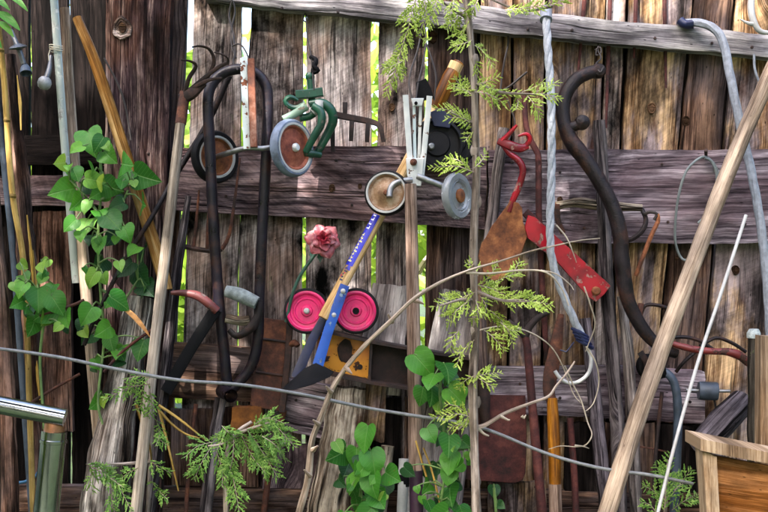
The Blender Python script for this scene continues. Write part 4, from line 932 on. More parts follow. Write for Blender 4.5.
obj('loose_loop', MB().tube([P(754, 54, .05), P(755, 70, .05), P(761, 84, .05), P(772, 90, .05)], W(1.2), 7, .006), m_cablegrey, t)
pole('blue_twine', [(10, 484, .10), (25, 482, .11), (36, 476, .12), (42, 466, .12)], 1.6, m_bluecord, 'short blue twine behind the chrome pipe', 'twine', ground=False, jit=0)
hw = MB().tube([P(508, 30, .01), P(508, 44, .02), P(505, 58, .03), P(502, 76, .03), P(500, 96, .04)], W(1.1), 6, .006)
hw.tube([P(500, 92, .04), P(510, 86, .05), P(522, 76, .05), P(527, 72, .05)], W(1.2), 6, .006)
hw.tube([P(507, 98, .05), P(512, 112, .06), P(515, 122, .07), P(512, 132, .10), P(508, 142, .125)], W(.7), 6, .006)
obj('hanging_wire', hw, m_wire, None, 'thin dark wire dangling from the top rail above the red hook', 'wire')

# ---------------------------------------------------------------- the big black curved iron, its lever and small hooks
t = thing('curved_iron', 'big black curved iron arm with knobbed end hanging by wire', 'iron arm', P(660, 352, .12))
cv = [(597, 71, .10), (588, 73, .105), (577, 79, .11), (568, 90, .115), (563, 105, .12), (564, 122, .125), (571, 140, .13), (584, 158, .135), (600, 182, .14), (613, 208, .145), (620, 234, .15), (622, 262, .15), (627, 296, .15), (636, 318, .15), (648, 336, .15), (662, 348, .15), (676, 354, .14)]
obj('arm', MB().tube([P(*p) for p in cv], [(0, W(6)), (.06, W(6.6)), (.2, W(6.6)), (.3, W(7.6)), (.5, W(7)), (.7, W(7.2)), (.9, W(6)), (1, W(4.5))], 16, .006, jit=.07), m_iron, t)
obj('end_knob', MB().lathe([(.0003, .016), (W(5), .014), (W(7), .008), (W(7.4), 0), (W(7), -.008), (W(5), -.014), (.0003, -.016)], P(598, 71, .10), (.1, -1, 0), 20), m_iron, t)
kb = MB().tube([P(565, 128, .125), P(572, 127, .128), P(582, 123, .13)], [W(7), W(5), W(5.5)], 12, .006)
kb.lathe([(.0003, .016), (W(4), .014), (W(6.8), .009), (W(7.4), 0), (W(6.8), -.009), (W(4), -.014), (.0003, -.016)], P(582, 122.5, .13), (.1, -1, 0), 20)
obj('side_knob', kb, m_iron, t)
hw = MB().tube([P(599, 40, .02), P(598, 50, .05), P(601, 58, .08), P(596, 64, .10), P(600, 72, .12), P(604, 66, .11)], W(.8), 6, .005)
hw.tube([P(595, 50, .05), P(600, 47, .055), P(601, 53, .06), P(596, 55, .06), P(597, 48, .06)], W(.8), 6, .004)
obj('hanger_wire', hw, m_wire, t)
lv = [(668, 342, .15), (680, 346, .155), (698, 350, .16), (715, 351.5, .16), (728, 352, .16), (740, 356, .16), (750, 364, .16), (764, 371, .155)]
obj('red_lever', MB().tube([P(*p) for p in lv], [W(2.6), W(3.4), W(3.4), W(3.0), W(4.4), W(3.8), W(3.2)], 12, .006, jit=.05), chipped('worn_red_paint', (.16, .020, .018), (.06, .026, .02), .5, 55, .5), t)
for pts in ([(640, 318, .12), (645, 306, .12), (656, 305, .12), (668, 309, .12), (674, 318, .12)], [(655, 346, .10), (668, 339, .10), (684, 337, .10), (700, 341, .10), (714, 350, .10)], [(700, 346, .10), (716, 338, .09), (732, 343, .09), (746, 352, .09)], [(695, 352, .09), (684, 362, .09), (676, 372, .08)]):
    obj('spring_rod', MB().tube([P(*p) for p in pts], W(1.8), 8, .006), m_iron, t)
obj('spring_clip', MB().tube([P(641, 304, .12), P(640, 312, .125), P(642, 322, .12), P(647, 328, .12)], [W(3), W(2.4), W(2)], 8, .005), m_rust, t)
t = thing('gate_hook', 'small rusty gate hook hanging below the middle rail', 'hook', P(642, 265, .06))
obj('rod', MB().tube([P(657, 214, .07), P(658, 221, .07), P(651, 236, .075), P(641, 262, .075), P(636, 276, .07)], W(2.2), 8, .006), m_orust, t)
obj('staple', MB().tube([P(642, 208, .05), P(644, 214, .06), P(650, 212, .07), P(657, 214, .072), P(654, 220, .07)], W(1.6), 8, .005), m_wire, t)
obj('loop', MB().tube([P(642, 209, .05), P(646, 220, .06), P(642, 231, .065), P(632, 239, .06), P(626, 240, .055)], W(2.4), 8, .006), m_iron, t)
t = thing('shelf_bracket', 'small rusty bracket holding the short broken stick', 'bracket', P(560, 235, .06))
obj('upright', MB().tube([P(557, 204, .075), P(558, 220, .075), P(563, 233, .07)], W(2.6), rect=True, flat=(.6, 1), step=.008), m_rust, t)
obj('foot', MB().tube([P(556, 206, .075), P(552, 203, .07), P(549, 206, .06)], W(2), rect=True, flat=(.6, 1), step=.006), m_rust, t)

# lower right pipe, roller and log
t = thing('bent_pipe', 'dark blue bent pipe standing against the lower rail', 'pipe', ground_pt(P(678, 420, .10), P(676, 470, .10)))
obj('tube', MB().tube([P(650, 378, .07), P(660, 371, .085), P(670, 376, .10), P(676, 390, .105), P(678, 420, .105), P(676, 470, .10), ground_pt(P(678, 420, .10), P(676, 470, .10))], [W(4), W(4.6), W(4.6)], 12, .008), m_bluepipe, t)
obj('joint', MB().lathe([(W(5), -.012), (W(7.4), -.010), (W(7.4), .010), (W(5), .012)], P(661, 371, .088), (.8, -.2, .25), 16), m_flatblack, t)
t = thing('pulley_block', 'black pulley block hanging behind the diagonal pole', 'pulley', P(660, 392, .07))
obj('wheel', MB().lathe([(.0003, .010), (W(6), .010), (W(11), .008), (W(12), .006), (W(9.5), 0), (W(12), -.006), (W(11), -.008), (.0003, -.010)], P(648, 366, .055), (.3, -1, .1), 28), m_flatblack, t)
obj('strap', MB().tube([P(640, 352, .07), P(646, 362, .075), P(650, 380, .072)], W(3), rect=True, flat=(.4, 1), step=.006), m_iron, t)
obj('axle', MB().lathe([(W(3), .006), (W(2.8), .016), (.0003, .017)], P(648, 366, .055), (.3, -1, .1), 12), m_rust, t)
obj('rusty_wire', MB().tube([P(632, 446, .06), P(648, 448, .065), P(668, 452, .06)], W(.9), 6, .01), m_rust, None, 'short rusty wire stretched low between the pale silvery stake and dark blue pipe', 'wire')
t = thing('roller', 'grey roller on a thin rod beneath the red lever', 'roller', P(709, 402, .07))
obj('drum', MB().lathe([(.0003, -W(9)), (W(8.5), -W(9)), (W(9), -W(7)), (W(9), W(7)), (W(8.5), W(9)), (.0003, W(9))], P(708, 391, .08), (1, -.1, -.03), 22), m_bluepipe, t)
obj('spindle', MB().tube([P(686, 390, .08), P(708, 391, .08), P(730, 391, .08)], W(1.6), 8, .01), m_galv, t)
obj('chain', MB().tube([P(714, 398, .08), P(716, 412, .082), P(714, 428, .08)], W(1.1), 6, .006), m_drust, t)
obj('short_log', MB().tube([P(742, 402, .05), P(726, 418, .09), P(700, 446, .14)], [W(13), W(13.5), W(13)], 18, .012, jit=.08), m_char, None, 'dark short log lying behind the wooden crate', 'log')

# ---------------------------------------------------------------- chrome spout, nozzle, ball hook
t = thing('chrome_spout', 'shiny chrome pipe with elbow spout standing at the lower left', 'pipe', ground_pt(P(54, 430, .42), P(46, 512, .42)))
obj('spout', MB().tube([P(-40, 397, .46), P(10, 407, .44), P(65, 418, .43)], W(7.6), 20, .02, cap=True), m_chrome, t)
obj('collar', MB().tube([P(55, 422, .42), P(54.4, 431, .42)], [W(8.4), W(9)], 20, .004), m_copper, t)
mb = MB().tube([P(54.2, 431, .42), ground_pt(P(54, 431, .42), P(46, 512, .42))], W(10.6), 24, .02)
mb.lathe([(W(10.6), -.004), (W(11.3), -.003), (W(11.3), .003), (W(10.6), .004)], P(53.2, 441, .42), (.09, 0, 1), 24)
obj('upright', mb, m_chrome, t)
m_gun = plain('gunmetal', (.10, .105, .112), .4, .7, .35, 60)
t = thing('hose_nozzle', 'grey metal hose nozzle hanging upside down at the upper left', 'nozzle', P(24, 76, .1))
obj('stem', MB().tube([P(11, 30, .10), P(15, 40, .11), P(20, 52, .12), P(24, 64, .12)], [W(1.8), W(2.4), W(2.4), W(2.6)], 10, .005), m_gun, t)
obj('flange', MB().lathe([(W(2.4), .008), (W(6), .004), (W(8.6), 0), (W(8.2), -.003), (W(3), -.005)], P(18, 47, .115), (-.15, -.25, 1), 22), m_gun, t)
obj('cup', MB().lathe([(W(2.4), .012), (W(4), .006), (W(5.4), -.004), (W(5.6), -.012), (W(4.6), -.012), (W(4), 0), (.0004, .004)], P(25.5, 69, .12), (-.25, .45, 1), 20), m_bluepipe, t)
t = thing('ball_hook', 'small hook with grey ball end hanging behind the blotchy pipe', 'hook', P(45, 90, .08))
obj('shank', MB().tube([P(51, 56, .06), P(50, 66, .075), P(48, 74, .085), P(46, 80, .09)], [W(2), W(2.6), W(3.4)], 10, .005), m_gun, t)
obj('ball', MB().lathe([(.0003, .0165), (W(3.5), .0145), (W(5.8), .009), (W(6.8), 0), (W(5.8), -.009), (W(3.5), -.0145), (.0003, -.0165)], P(44.5, 83, .09), (.2, -.3, 1), 20), plain('dull_grey_ball', (.30, .30, .31), .55, .2, .35, 60, .001), t)

# ---------------------------------------------------------------- wooden crate and post at lower right
t = thing('wooden_crate', 'new wooden crate with pale frame and orange-brown panel', 'crate', P(745, 590, .5))
dF = .50
tr_ = MB()
def bar3(pts, r, flat, mat, nm, up=None): return obj(nm, MB().tube(pts, r, rect=True, flat=flat, step=.02, up=up, raw=len(pts) == 2), mat, t)
obj('top_board', MB().poly([(701, 439), (860, 470), (860, 482), (701, 451)], dF + .012, .11, bev=.003), m_fresh, t)
obj('stile', MB().board([(703, 452.5), (707, 512), (712, 640)], [(717, 455.5), (720, 512), (725, 640)], dF, .05, nv=30, nu=5, edge=.0004, rough=.0004), m_fresh, t)
obj('stile', MB().board([(842, 480), (842, 640)], [(858, 483), (858, 640)], dF, .05, nv=30, nu=5, edge=.0004, rough=.0004), m_fresh, t)
obj('panel', MB().board([(726, 640, .47), (856, 650, .47)], [(714, 456, .47), (856, 482, .47)], .47, .015, nv=30, nu=12, edge=.0004, rough=.0006), m_panel, t)
obj('square_post', MB().board([(761, 336), (761, 590)], [(795, 340), (795, 590)], .34, .035, nv=40, nu=6, edge=.0005, rough=.0005), m_fresh, None, 'square pale timber post standing behind the wooden crate', 'post')
pole('mossy_post', [(754, 332, .20), (754, 380, .20), (754, 430, .20)], [6, 6.5, 6.5, 6.5], wood('lichen_post_wood', (.01, .01, .009), (.03, .026, .022), (.09, .08, .07), knots=0, crack=.6, moss=.7), 'lichen-topped dark post end beside the square pale post', 'post', jit=.12)

obj('lichen_cap', MB().tube([P(754, 329, .20), P(754, 333, .20), P(754, 338, .20)], [W(4.5), W(7.2), W(6.8)], 14, .004, jit=.2), plain('lichen', (.33, .38, .38), .95, 0, .4, 120, .002), bpy.data.objects['mossy_post'])
# ---------------------------------------------------------------- plants
HALF = [(0, 0), (.13, -.085), (.29, -.11), (.43, -.03), (.505, .12), (.52, .29), (.47, .48), (.355, .66), (.185, .84), (.0, 1.01)]
MIDY = [0, .03, .09, .18, .29, .42, .57, .72, .87, 1.03]
def heart(mb, c, size, roll, pitch, yaw, m=0):
    # size: width in metres; tip points down when roll = 0
    rot = Matrix.Rotation(yaw, 3, 'Z') @ Matrix.Rotation(roll, 3, 'Y') @ Matrix.Rotation(pitch, 3, 'X')
    i0 = len(mb.v); cl = random.uniform(.05, .55); fo = random.uniform(.04, .34); ph = random.random() * 6
    asp = random.uniform(.92, 1.15)
    for i, ((ex, ey), my) in enumerate(zip(HALF, MIDY)):
        for j in range(-3, 4):
            a = abs(j) / 3; x = ex * a * (1 if j >= 0 else -1); y = my + (ey - my) * a
            z = fo * abs(x) - cl * (y - .25) ** 2 - .10 * max(0, y - .7) + .035 * math.sin(9 * y + ph) * a
            v = Vector((x, -z, -(y - .4) * asp)) * size
            mb.v.append(c + rot @ v)
    for i in range(len(HALF) - 1):
        for j in range(6):
            q = i0 + i * 7 + j; ids = [q, q + 7, q + 8, q + 1]
            def uv(k): 
                k -= i0; r_, c_ = divmod(k, 7); a = abs(c_ - 3) / 3; return ((HALF[r_][0] * a) * (1 if c_ >= 3 else -1), MIDY[r_] + (HALF[r_][1] - MIDY[r_]) * a)
            mb.face(ids, [uv(k) for k in ids], m)
    top = c + rot @ (Vector((0, 0, .4 * asp)) * size)
    return top
def vine(name, label, leaves, stems, dep, seed, cat='vine'):
    random.seed(seed)
    t = thing(name, label, cat, (stems[0][0] if isinstance(stems[0][0], Vector) else ground_pt(P(*stems[0][-2]), P(*stems[0][-1]))))
    sm_ = MB(); mb = MB()
    for st in stems:
        q = [P(*p) for p in st]
        sm_.tube(q, [W(1.5), W(1.2), W(.9)], 7, .01, jit=.1)
    allpts = [P(*p) for st in stems for p in smooth([Vector(p) for p in st], 6)]
    allp = []
    for st in stems: allp += smooth([P(*p) for p in st], .01)
    extra = [(l[0] + random.uniform(-13, 13), l[1] + random.uniform(-9, 12), l[2] * random.uniform(.45, .8), random.choice((0, 0, 2, 1))) for l in leaves if random.random() < .55 and len(leaves) > 4]
    for lf in list(leaves) + extra:
        x, y, s_ = lf[:3]; k = lf[3] if len(lf) > 3 else 0; rl = lf[4] if len(lf) > 4 else random.gauss(0, 35)
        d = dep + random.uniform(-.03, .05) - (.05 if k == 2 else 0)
        c = P(x, y, d)
        top = heart(mb, c, W(s_, d) * 1.02, R(rl), R(random.uniform(-62, -14)), R(random.gauss(0, 24)), k)
        best = min(allp, key=lambda p: (p - top).length + (.0 if p.z < top.z + .03 else .1))
        if (best - top).length < .16:
            mid_ = best.lerp(top, .55) + Vector((0, -.004, .010))
            sm_.tube([best, mid_, top], [W(.9), W(.6)], 5, .01)
    obj('stem', sm_, plain(name + '_stem', (.10, .17, .045), .55, 0, .35), t)
    obj('foliage', mb, [m_heart, m_pale, m_deep], t, sharp=80)
    return t
vA = [(90, 140, 27, 0, -20), (100, 143, 17, 0, 30), (108, 155, 22, 0, -50), (123, 164, 28, 0, -80), (144, 177, 28, 0, -75), (62, 163, 18, 1, 80), (75, 173, 18), (92, 171, 22), (94, 180, 18, 1, -80), (110, 187, 24), (122, 184, 14), (66, 190, 27, 0, 70), (78, 203, 21),
      (101, 192, 22, 0, 60), (142, 204, 24, 0, -80), (134, 183, 9, 1), (85, 225, 23, 1, 0), (112, 221, 24), (101, 213, 18), (126, 232, 19, 0, -20), (71, 224, 16, 0, 40), (100, 244, 19, 0, 0), (90, 238, 14, 2), (112, 238, 16, 2), (143, 252, 22, 2), (118, 205, 16, 2), (88, 188, 16, 2)]
vB = [(101, 265, 20, 2), (92, 278, 18, 1), (104, 278, 13, 1), (118, 302, 22, 0, -50), (88, 314, 22, 0, 30), (105, 330, 20, 0, 60), (88, 338, 18, 2), (120, 350, 20, 0, 0), (111, 343, 16, 0), (141, 348, 20, 0, 10), (96, 363, 14, 0), (126, 268, 20, 2), (141, 277, 24, 2), (146, 288, 22, 2), (98, 402, 19, 0, 60), (130, 358, 16, 2), (82, 325, 15, 2)]
vC = [(23, 265, 12, 1), (25, 278, 14, 1), (41, 265, 14, 1, -30), (46, 263, 10, 1), (42, 279, 12, 1), (22, 289, 16), (19, 303, 18, 0, 60), (38, 298, 24, 0, 0), (56, 303, 22, 0, -30), (45, 314, 24, 0, 60), (34, 323, 22, 0, 30), (66, 318, 18, 0, -30), (58, 327, 10, 1), (30, 312, 14, 2)]
vine('climbing_vine', 'heart-leaved vine climbing the tan pole in front of the knotty plank', vA + vB,
     [[(100, 150, .16), (101, 190, .16), (98, 240, .17), (101, 300, .17), (104, 340, .17), (98, 402, .19), (105, 440, .20), (98, 512, .22), (96, 585, .24)], [(101, 200, .17), (118, 190, .17), (132, 184, .17)], [(100, 215, .17), (84, 195, .17), (70, 180, .17)], [(100, 225, .17), (116, 215, .17), (128, 190, .17)], [(102, 290, .17), (122, 300, .16), (138, 280, .15)]], .19, 3)
vine('small_vine', 'small young vine at the foot of the bamboo cane', vC, [[(42, 268, .19), (38, 290, .19), (44, 315, .19), (40, 360, .19), (44, 430, .20), (50, 585, .22)], [(38, 290, .19), (26, 280, .19), (20, 300, .19)], [(40, 300, .19), (56, 300, .19)]], .20, 5)
vD = [(366, 437, 24, 0, 0), (340, 454, 26, 0, 70), (356, 457, 22, 0, 10), (373, 461, 26, 0, -10), (347, 468, 20, 2), (354, 481, 21, 0, 0), (372, 484, 24, 0, -20), (391, 476, 23, 0, -60), (355, 495, 18, 0), (359, 504, 18), (379, 500, 23, 0, -40), (362, 470, 16, 0), (340, 482, 14, 2), (385, 490, 18, 2), (366, 515, 22), (345, 520, 20)]
vine('leafy_seedling', 'bright heart-leaved seedling in front of the wide stained stake', vD, [[(365, 440, .24), (360, 470, .24), (362, 512, .24), (362, 585, .24)], [(360, 465, .24), (345, 452, .24)], [(361, 470, .24), (378, 462, .24), (388, 472, .24)]], .27, 7, 'plant')
vE = [(422, 363, 28, 0, -40), (447, 369, 24, 0, 10), (432, 380, 22, 0), (451, 382, 20, 2), (432, 393, 24, 0, 20), (455, 395, 24, 0, -40), (438, 406, 13, 1), (430, 434, 18, 0), (449, 444, 23, 0, 10), (465, 443, 15, 0), (473, 455, 24, 0, -70), (450, 462, 21, 0, 0), (449, 476, 18, 0, 10), (460, 466, 14), (431, 472, 18, 2), (428, 487, 17, 0), (450, 495, 24, 0, -30), (430, 507, 17), (456, 484, 16, 2), (442, 500, 20, 2), (408, 471, 14, 2), (442, 424, 15, 2), (440, 515, 22), (462, 512, 20)]
vine('leafy_seedling', 'heart-leaved plant climbing between the purple-sleeved handle and the sapling', vE, [[(442, 372, .26), (440, 395, .26), (444, 430, .26), (445, 470, .26), (440, 512, .26), (438, 585, .26)], [(443, 445, .26), (458, 450, .26), (468, 448, .26)], [(440, 395, .26), (452, 388, .26)]], .28, 9, 'plant')
vine('leafy_seedling', 'single dark leaf on a thin stem below the dark red shovel', [(494, 491, 13, 2, 0), (500, 505, 10, 2)], [[(494, 488, .2), (496, 512, .2), (500, 585, .2)]], .2, 10, 'plant')
# narrow leaves at the top left corner
def blade_leaf(mb, a, b, w_, nrm=Vector((0, -.8, .6))):
    i0 = len(mb.v); t_ = (b - a); sd = t_.cross(nrm).normalized()
    for j in range(9):
        s_ = j / 8; ww = w_ * math.sin(math.pi * min(.98, .06 + .92 * s_)) ** .8
        c = a + t_ * s_ + Vector((0, 0, -.010 * s_ * s_)) + nrm * .006 * math.sin(3 * s_)
        for k in (-1, 0, 1): mb.v.append(c + sd * ww * k + nrm * (abs(k) * ww * .3))
    for j in range(8):
        for k in range(2):
            q = i0 + j * 3 + k; ids = [q, q + 3, q + 4, q + 1]; mb.face(ids, [((k - 1) * .4, j / 8), ((k - 1) * .4, (j + 1) / 8), (k * .4, (j + 1) / 8), (k * .4, j / 8)])
t = thing('leafy_twig', 'narrow green leaves on a twig in the upper left corner', 'twig', P(-12, 20, .2))
mb = MB()
for (a, b_, c, e, w_) in ((-4, 12, 20, 26, 4.5), (-2, 22, 14, 33, 3.4), (8, -4, 28, 7, 3), (-10, -2, 10, 6, 3.4), (-14, 30, 2, 44, 4)): blade_leaf(mb, P(a, b_, .2), P(c, e, .22), W(w_))
obj('foliage', mb, m_heart, t, sharp=80)
obj('stem', MB().tube([P(-40, 30, .2), P(-12, 16, .2), P(-2, 4, .2), P(8, -8, .2)], [W(2), W(1)], 7, .01), m_twig, t)

# cedar sprays
def strip(mb, a, b, r0, r1, nrm):
    t_ = (b - a)
    if t_.length < 1e-5: return
    sd = t_.cross(nrm).normalized(); i0 = len(mb.v); md = a.lerp(b, .5); nn = nrm * r0 * .7
    mb.v += [a - sd * r0 * .6, a + sd * r0 * .6, md - sd * r0, md + sd * r0, b - sd * r1, b + sd * r1, md + nn, a + nn * .6]
    for ids in ([0, 2, 6, 7], [7, 6, 3, 1], [2, 4, 6], [6, 5, 3], [4, 5, 6], [0, 1, 3, 2], [2, 3, 5, 4]):
        mb.face([i0 + k for k in ids], [(0, k / 8) for k in ids])
def spray(mb, tw, pts, width, nrm=None, dens=1.0, thick=1.0):
    q = smooth(pts, .004); nrm = (nrm or Vector((random.gauss(0, .25), -1, random.gauss(.35, .3)))).normalized()
    L_ = sum((a - b).length for a, b in zip(q, q[1:])); n = max(5, int(L_ / .0056 * dens)); sgn = 1
    tw.tube(q, [.0011 * thick, .0005], 5, raw=True, cap=False, m=1)
    for i in range(1, n + 1):
        s_ = i / n; k = min(len(q) - 2, int(s_ * (len(q) - 1))); p = q[k]; t_ = (q[k + 1] - q[k]).normalized()
        nn = (nrm - t_ * nrm.dot(t_)).normalized(); sd = t_.cross(nn)
        sgn = -sgn
        ln = width * (math.sin(math.pi * min(1, .25 + .72 * s_)) ** .7) * random.uniform(.55, 1.35)
        dr = (t_ * random.uniform(.55, .95) + sd * sgn * .70 + nn * random.gauss(.05, .30)).normalized()
        bend = t_ * .35 + Vector((0, 0, -.15))
        m_ = max(2, int(ln / .0062)); p0 = p; prev = p
        for j in range(1, m_ + 1):
            u = j / m_; cur = p + dr * ln * u + bend * ln * u * u * .35
            strip(mb, prev, cur, .0016 * thick, .0012 * thick, nn)
            if j < m_ or m_ == 2:
                d2 = (cur - prev).normalized(); s2 = d2.cross(nn)
                for sg in (1, -1):
                    l2 = ln * .40 * (1 - u * .65) * random.uniform(.6, 1.2)
                    e = cur + (d2 * .75 + s2 * sg * .66 + nn * random.gauss(0, .15)) * l2
                    mid = cur.lerp(e, .55)
                    strip(mb, cur, e, .0015 * thick, .0007 * thick, nn)
                    if l2 > .008:
                        strip(mb, mid, mid + (d2 + s2 * sg * .1) * l2 * .42, .0013 * thick, .0005 * thick, nn)
            prev = cur
        strip(mb, prev, prev + (prev - p0).normalized() * .004, .0010 * thick, .0003, nn)
def cedar(name, label, sprays, trunk, mats, seed, d, trunk_r, cat, twmat=None, thick=1.0, branches=()):
    random.seed(seed)
    root = [P(*p) for p in trunk]; root.append(ground_pt(root[-2], root[-1]))
    t = thing(name, label, cat, root[-1])
    tb = MB().tube(root, [W(x) for x in trunk_r], 12, .01, jit=.09, wob=.0025)
    for (a, b_) in ((475, 150), (477, 202), (473, 262), (475, 330), (473, 356), (476, 402), (474, 455), (476, 482), (474, 60)) if len(trunk) > 5 else ():
        tb.lathe([(W(2.9), -.012), (W(4.2), -.002), (W(4.1), .003), (W(2.9), .012)], P(a, b_, .35), (.05, .1, 1), 10, jit=.35)
    for br in branches: tb.tube([P(*p) for p in br], [W(1.7), W(.7)], 7, .008, jit=.1)
    obj('trunk' if len(trunk) > 5 else 'stem', tb, twmat or m_bark, t)
    mb = MB(); tw = mb
    for sp_ in sprays:
        w_ = sp_[-1]; pts = [P(*(p if len(p) > 2 else (*p, d + random.uniform(-.03, .03)))) for p in sp_[:-1]]
        if len(pts) == 2: pts = [pts[0], pts[0].lerp(pts[1], .5) + Vector((0, 0, .006)), pts[1]]
        spray(mb, tw, pts, W(w_), thick=thick)
    obj('foliage', mb, [mats, m_twig], t, flat=True)
    return t
sp_top = [((418, -6), (411, 14), (408, 32), 12), ((408, 28), (398, 60), (386, 97), 13), ((424, -6), (426, 14), (420, 34), 11), ((440, -8), (434, 10), (430, 28), 11), ((468, 8), (456, 18), (446, 30), 12), ((470, 20), (463, 32), (456, 50), 12), ((455, -6), (452, 10), (448, 22), 10),
          ((472, 40), (462, 44), (452, 46), 9), ((474, 45), (484, 52), (494, 68), 10), ((475, 60), (478, 70), (476, 84), 8), ((474, 96), (463, 88), (453, 76), 10), ((474, 92), (464, 90), (449, 84), 9), ((475, 84), (486, 82), (500, 76), 10), ((475, 92), (488, 94), (506, 104), 10),
          ((476, 84), (500, 92), (522, 94), 8), ((522, 92), (532, 88), (545, 82), 9), ((530, 94), (545, 94), (562, 100), 8), ((526, 94), (534, 104), (541, 118), 10), ((515, 93), (518, 102), (516, 110), 7), ((536, 92), (552, 84), (560, 82), 7),
          ((474, 122), (456, 112), (432, 107), 10), ((474, 126), (462, 118), (444, 118), 9), ((474, 130), (469, 136), (464, 142), 7), ((474, 172), (455, 166), (428, 168), 9), ((470, 170), (458, 160), (444, 158), 8), ((474, 168), (482, 160), (486, 150), 6),
          ((480, -4), (474, 8), (470, 18), 9), ((505, 10), (524, 8), (550, 4), 9), ((530, 14), (520, 10), (508, 12), 8), ((550, 6), (562, 0), (574, -6), 8), ((405, 60), (392, 66), (382, 70), 7), ((418, 34), (424, 40), (430, 38), 6)]
sp_mid = [((475, 292), (456, 300), (430, 308), 11), ((470, 300), (455, 312), (446, 326), 11), ((474, 340), (462, 352), (456, 368), 10), ((460, 330), (452, 338), (450, 352), 9), ((476, 285), (490, 288), (510, 298), 12), ((500, 300), (525, 300), (553, 305), 14), ((496, 282), (508, 276), (522, 272), 9), ((478, 276), (474, 268), (464, 262), 8),
          ((490, 310), (505, 325), (514, 346), 12), ((484, 330), (494, 338), (506, 352), 10), ((500, 322), (510, 330), (522, 330), 8), ((470, 380), (482, 375), (502, 372), 9), ((478, 378), (488, 384), (496, 388), 8), ((474, 376), (466, 380), (458, 390), 7),
          ((474, 418), (456, 414), (432, 418), 10), ((468, 414), (456, 406), (444, 404), 8), ((470, 418), (460, 424), (448, 428), 8), ((508, 280), (516, 268), (520, 260), 8), ((480, 296), (486, 306), (484, 318), 10), ((476, 300), (478, 312), (470, 322), 9), ((484, 282), (494, 270), (498, 262), 8)]
cedar('cedar_sapling', 'thin bare-stemmed cedar sapling with bright feathery sprays in front of the fence', sp_top + sp_mid,
      [(458, -60, .34), (466, -10, .34), (472, 50, .35), (474.5, 85, .35), (475.5, 130, .352), (476.5, 175, .348), (474, 225, .355), (473.2, 270, .35), (475.2, 330, .352), (473, 380, .36), (474.5, 440, .358), (476.5, 512, .37)], m_cedary, 21, .36,
      [2.4, 3.0, 2.9, 3.6, 3.3, 3.9, 3.7, 4.3, 4.4], 'sapling', branches=[[(474, 82, .35), (500, 92, .36), (530, 94, .37), (552, 96, .38)], [(474, 300, .35), (460, 300, .37), (440, 306, .38)], [(474, 290, .35), (500, 300, .37), (530, 302, .38)],
      [(474, 415, .35), (455, 414, .37)], [(470, 20, .34), (440, 0, .36), (420, -12, .38)], [(474, 124, .35), (450, 112, .38)], [(474, 370, .35), (484, 378, .37)], [(552, 6, .30), (520, 10, .33), (480, -6, .34)]])
cedar('cedar_seedling', 'bushy cedar seedling spreading below the black tube frame', [((246, 428), (260, 448), (278, 478), 17), ((240, 432), (252, 456), (266, 474), 13), ((251, 428), (272, 424), (296, 448), 13), ((255, 424), (268, 418), (286, 424), 11),
      ((214, 442), (198, 446), (184, 458), 13), ((212, 446), (202, 462), (194, 480), 13), ((216, 450), (222, 470), (222, 488), 12), ((228, 460), (234, 482), (240, 516), 13), ((234, 440), (232, 462), (226, 484), 12), ((222, 426), (228, 432), (240, 440), 12), ((230, 425), (222, 440), (216, 452), 12), ((262, 436), (276, 446), (288, 462), 12), ],
      [(252, 422, .24), (236, 434, .24), (226, 460, .23), (226, 512, .22)], m_cedar, 31, .26, [1.6, 2.2, 2.6, 2.8], 'seedling', branches=[[(240, 432, .24), (222, 444, .25), (208, 446, .26)], [(236, 434, .24), (252, 428, .26), (270, 422, .27)]])
cedar('cedar_seedling', 'small cedar seedling in front of the bleached split log', [((150, 384), (128, 388), (103, 400), 11), ((150, 378), (138, 376), (124, 380), 9), ((142, 388), (142, 400), (138, 412), 9), ((150, 392), (152, 408), (148, 420), 8), ((86, 464), (104, 474), (124, 488), 12), ((100, 468), (116, 482), (132, 512), 12), ((92, 472), (90, 482), (94, 494), 9),
      ((148, 460), (158, 466), (172, 474), 9), ((152, 436), (160, 440), (168, 446), 8), ((138, 468), (124, 476), (116, 488), 9), ((156, 420), (160, 432), (156, 446), 8), ((150, 480), (160, 492), (168, 500), 9), ((112, 490), (112, 504), (118, 520), 10)],
      [(152, 380, .23), (153, 420, .23), (150, 470, .23), (148, 512, .23)], m_cedar, 33, .30, [1.2, 1.8, 2, 2.2], 'seedling', branches=[[(150, 462, .23), (120, 464, .28), (88, 464, .30)]])
cedar('cedar_seedling', 'dark cedar seedling beside the wooden crate', [((664, 512), (666, 486), (670, 452), 12), ((668, 500), (680, 484), (692, 468), 11), ((662, 500), (652, 490), (642, 486), 10), ((668, 484), (660, 474), (654, 462), 9), ((672, 510), (686, 500), (698, 494), 10), ((658, 515), (650, 505), (640, 502), 9), ((674, 490), (686, 482), (694, 484), 8)],
      [(668, 460, .24), (667, 490, .24), (665, 512, .24)], m_cedar, 35, .27, [1.2, 1.8, 2.2], 'seedling')

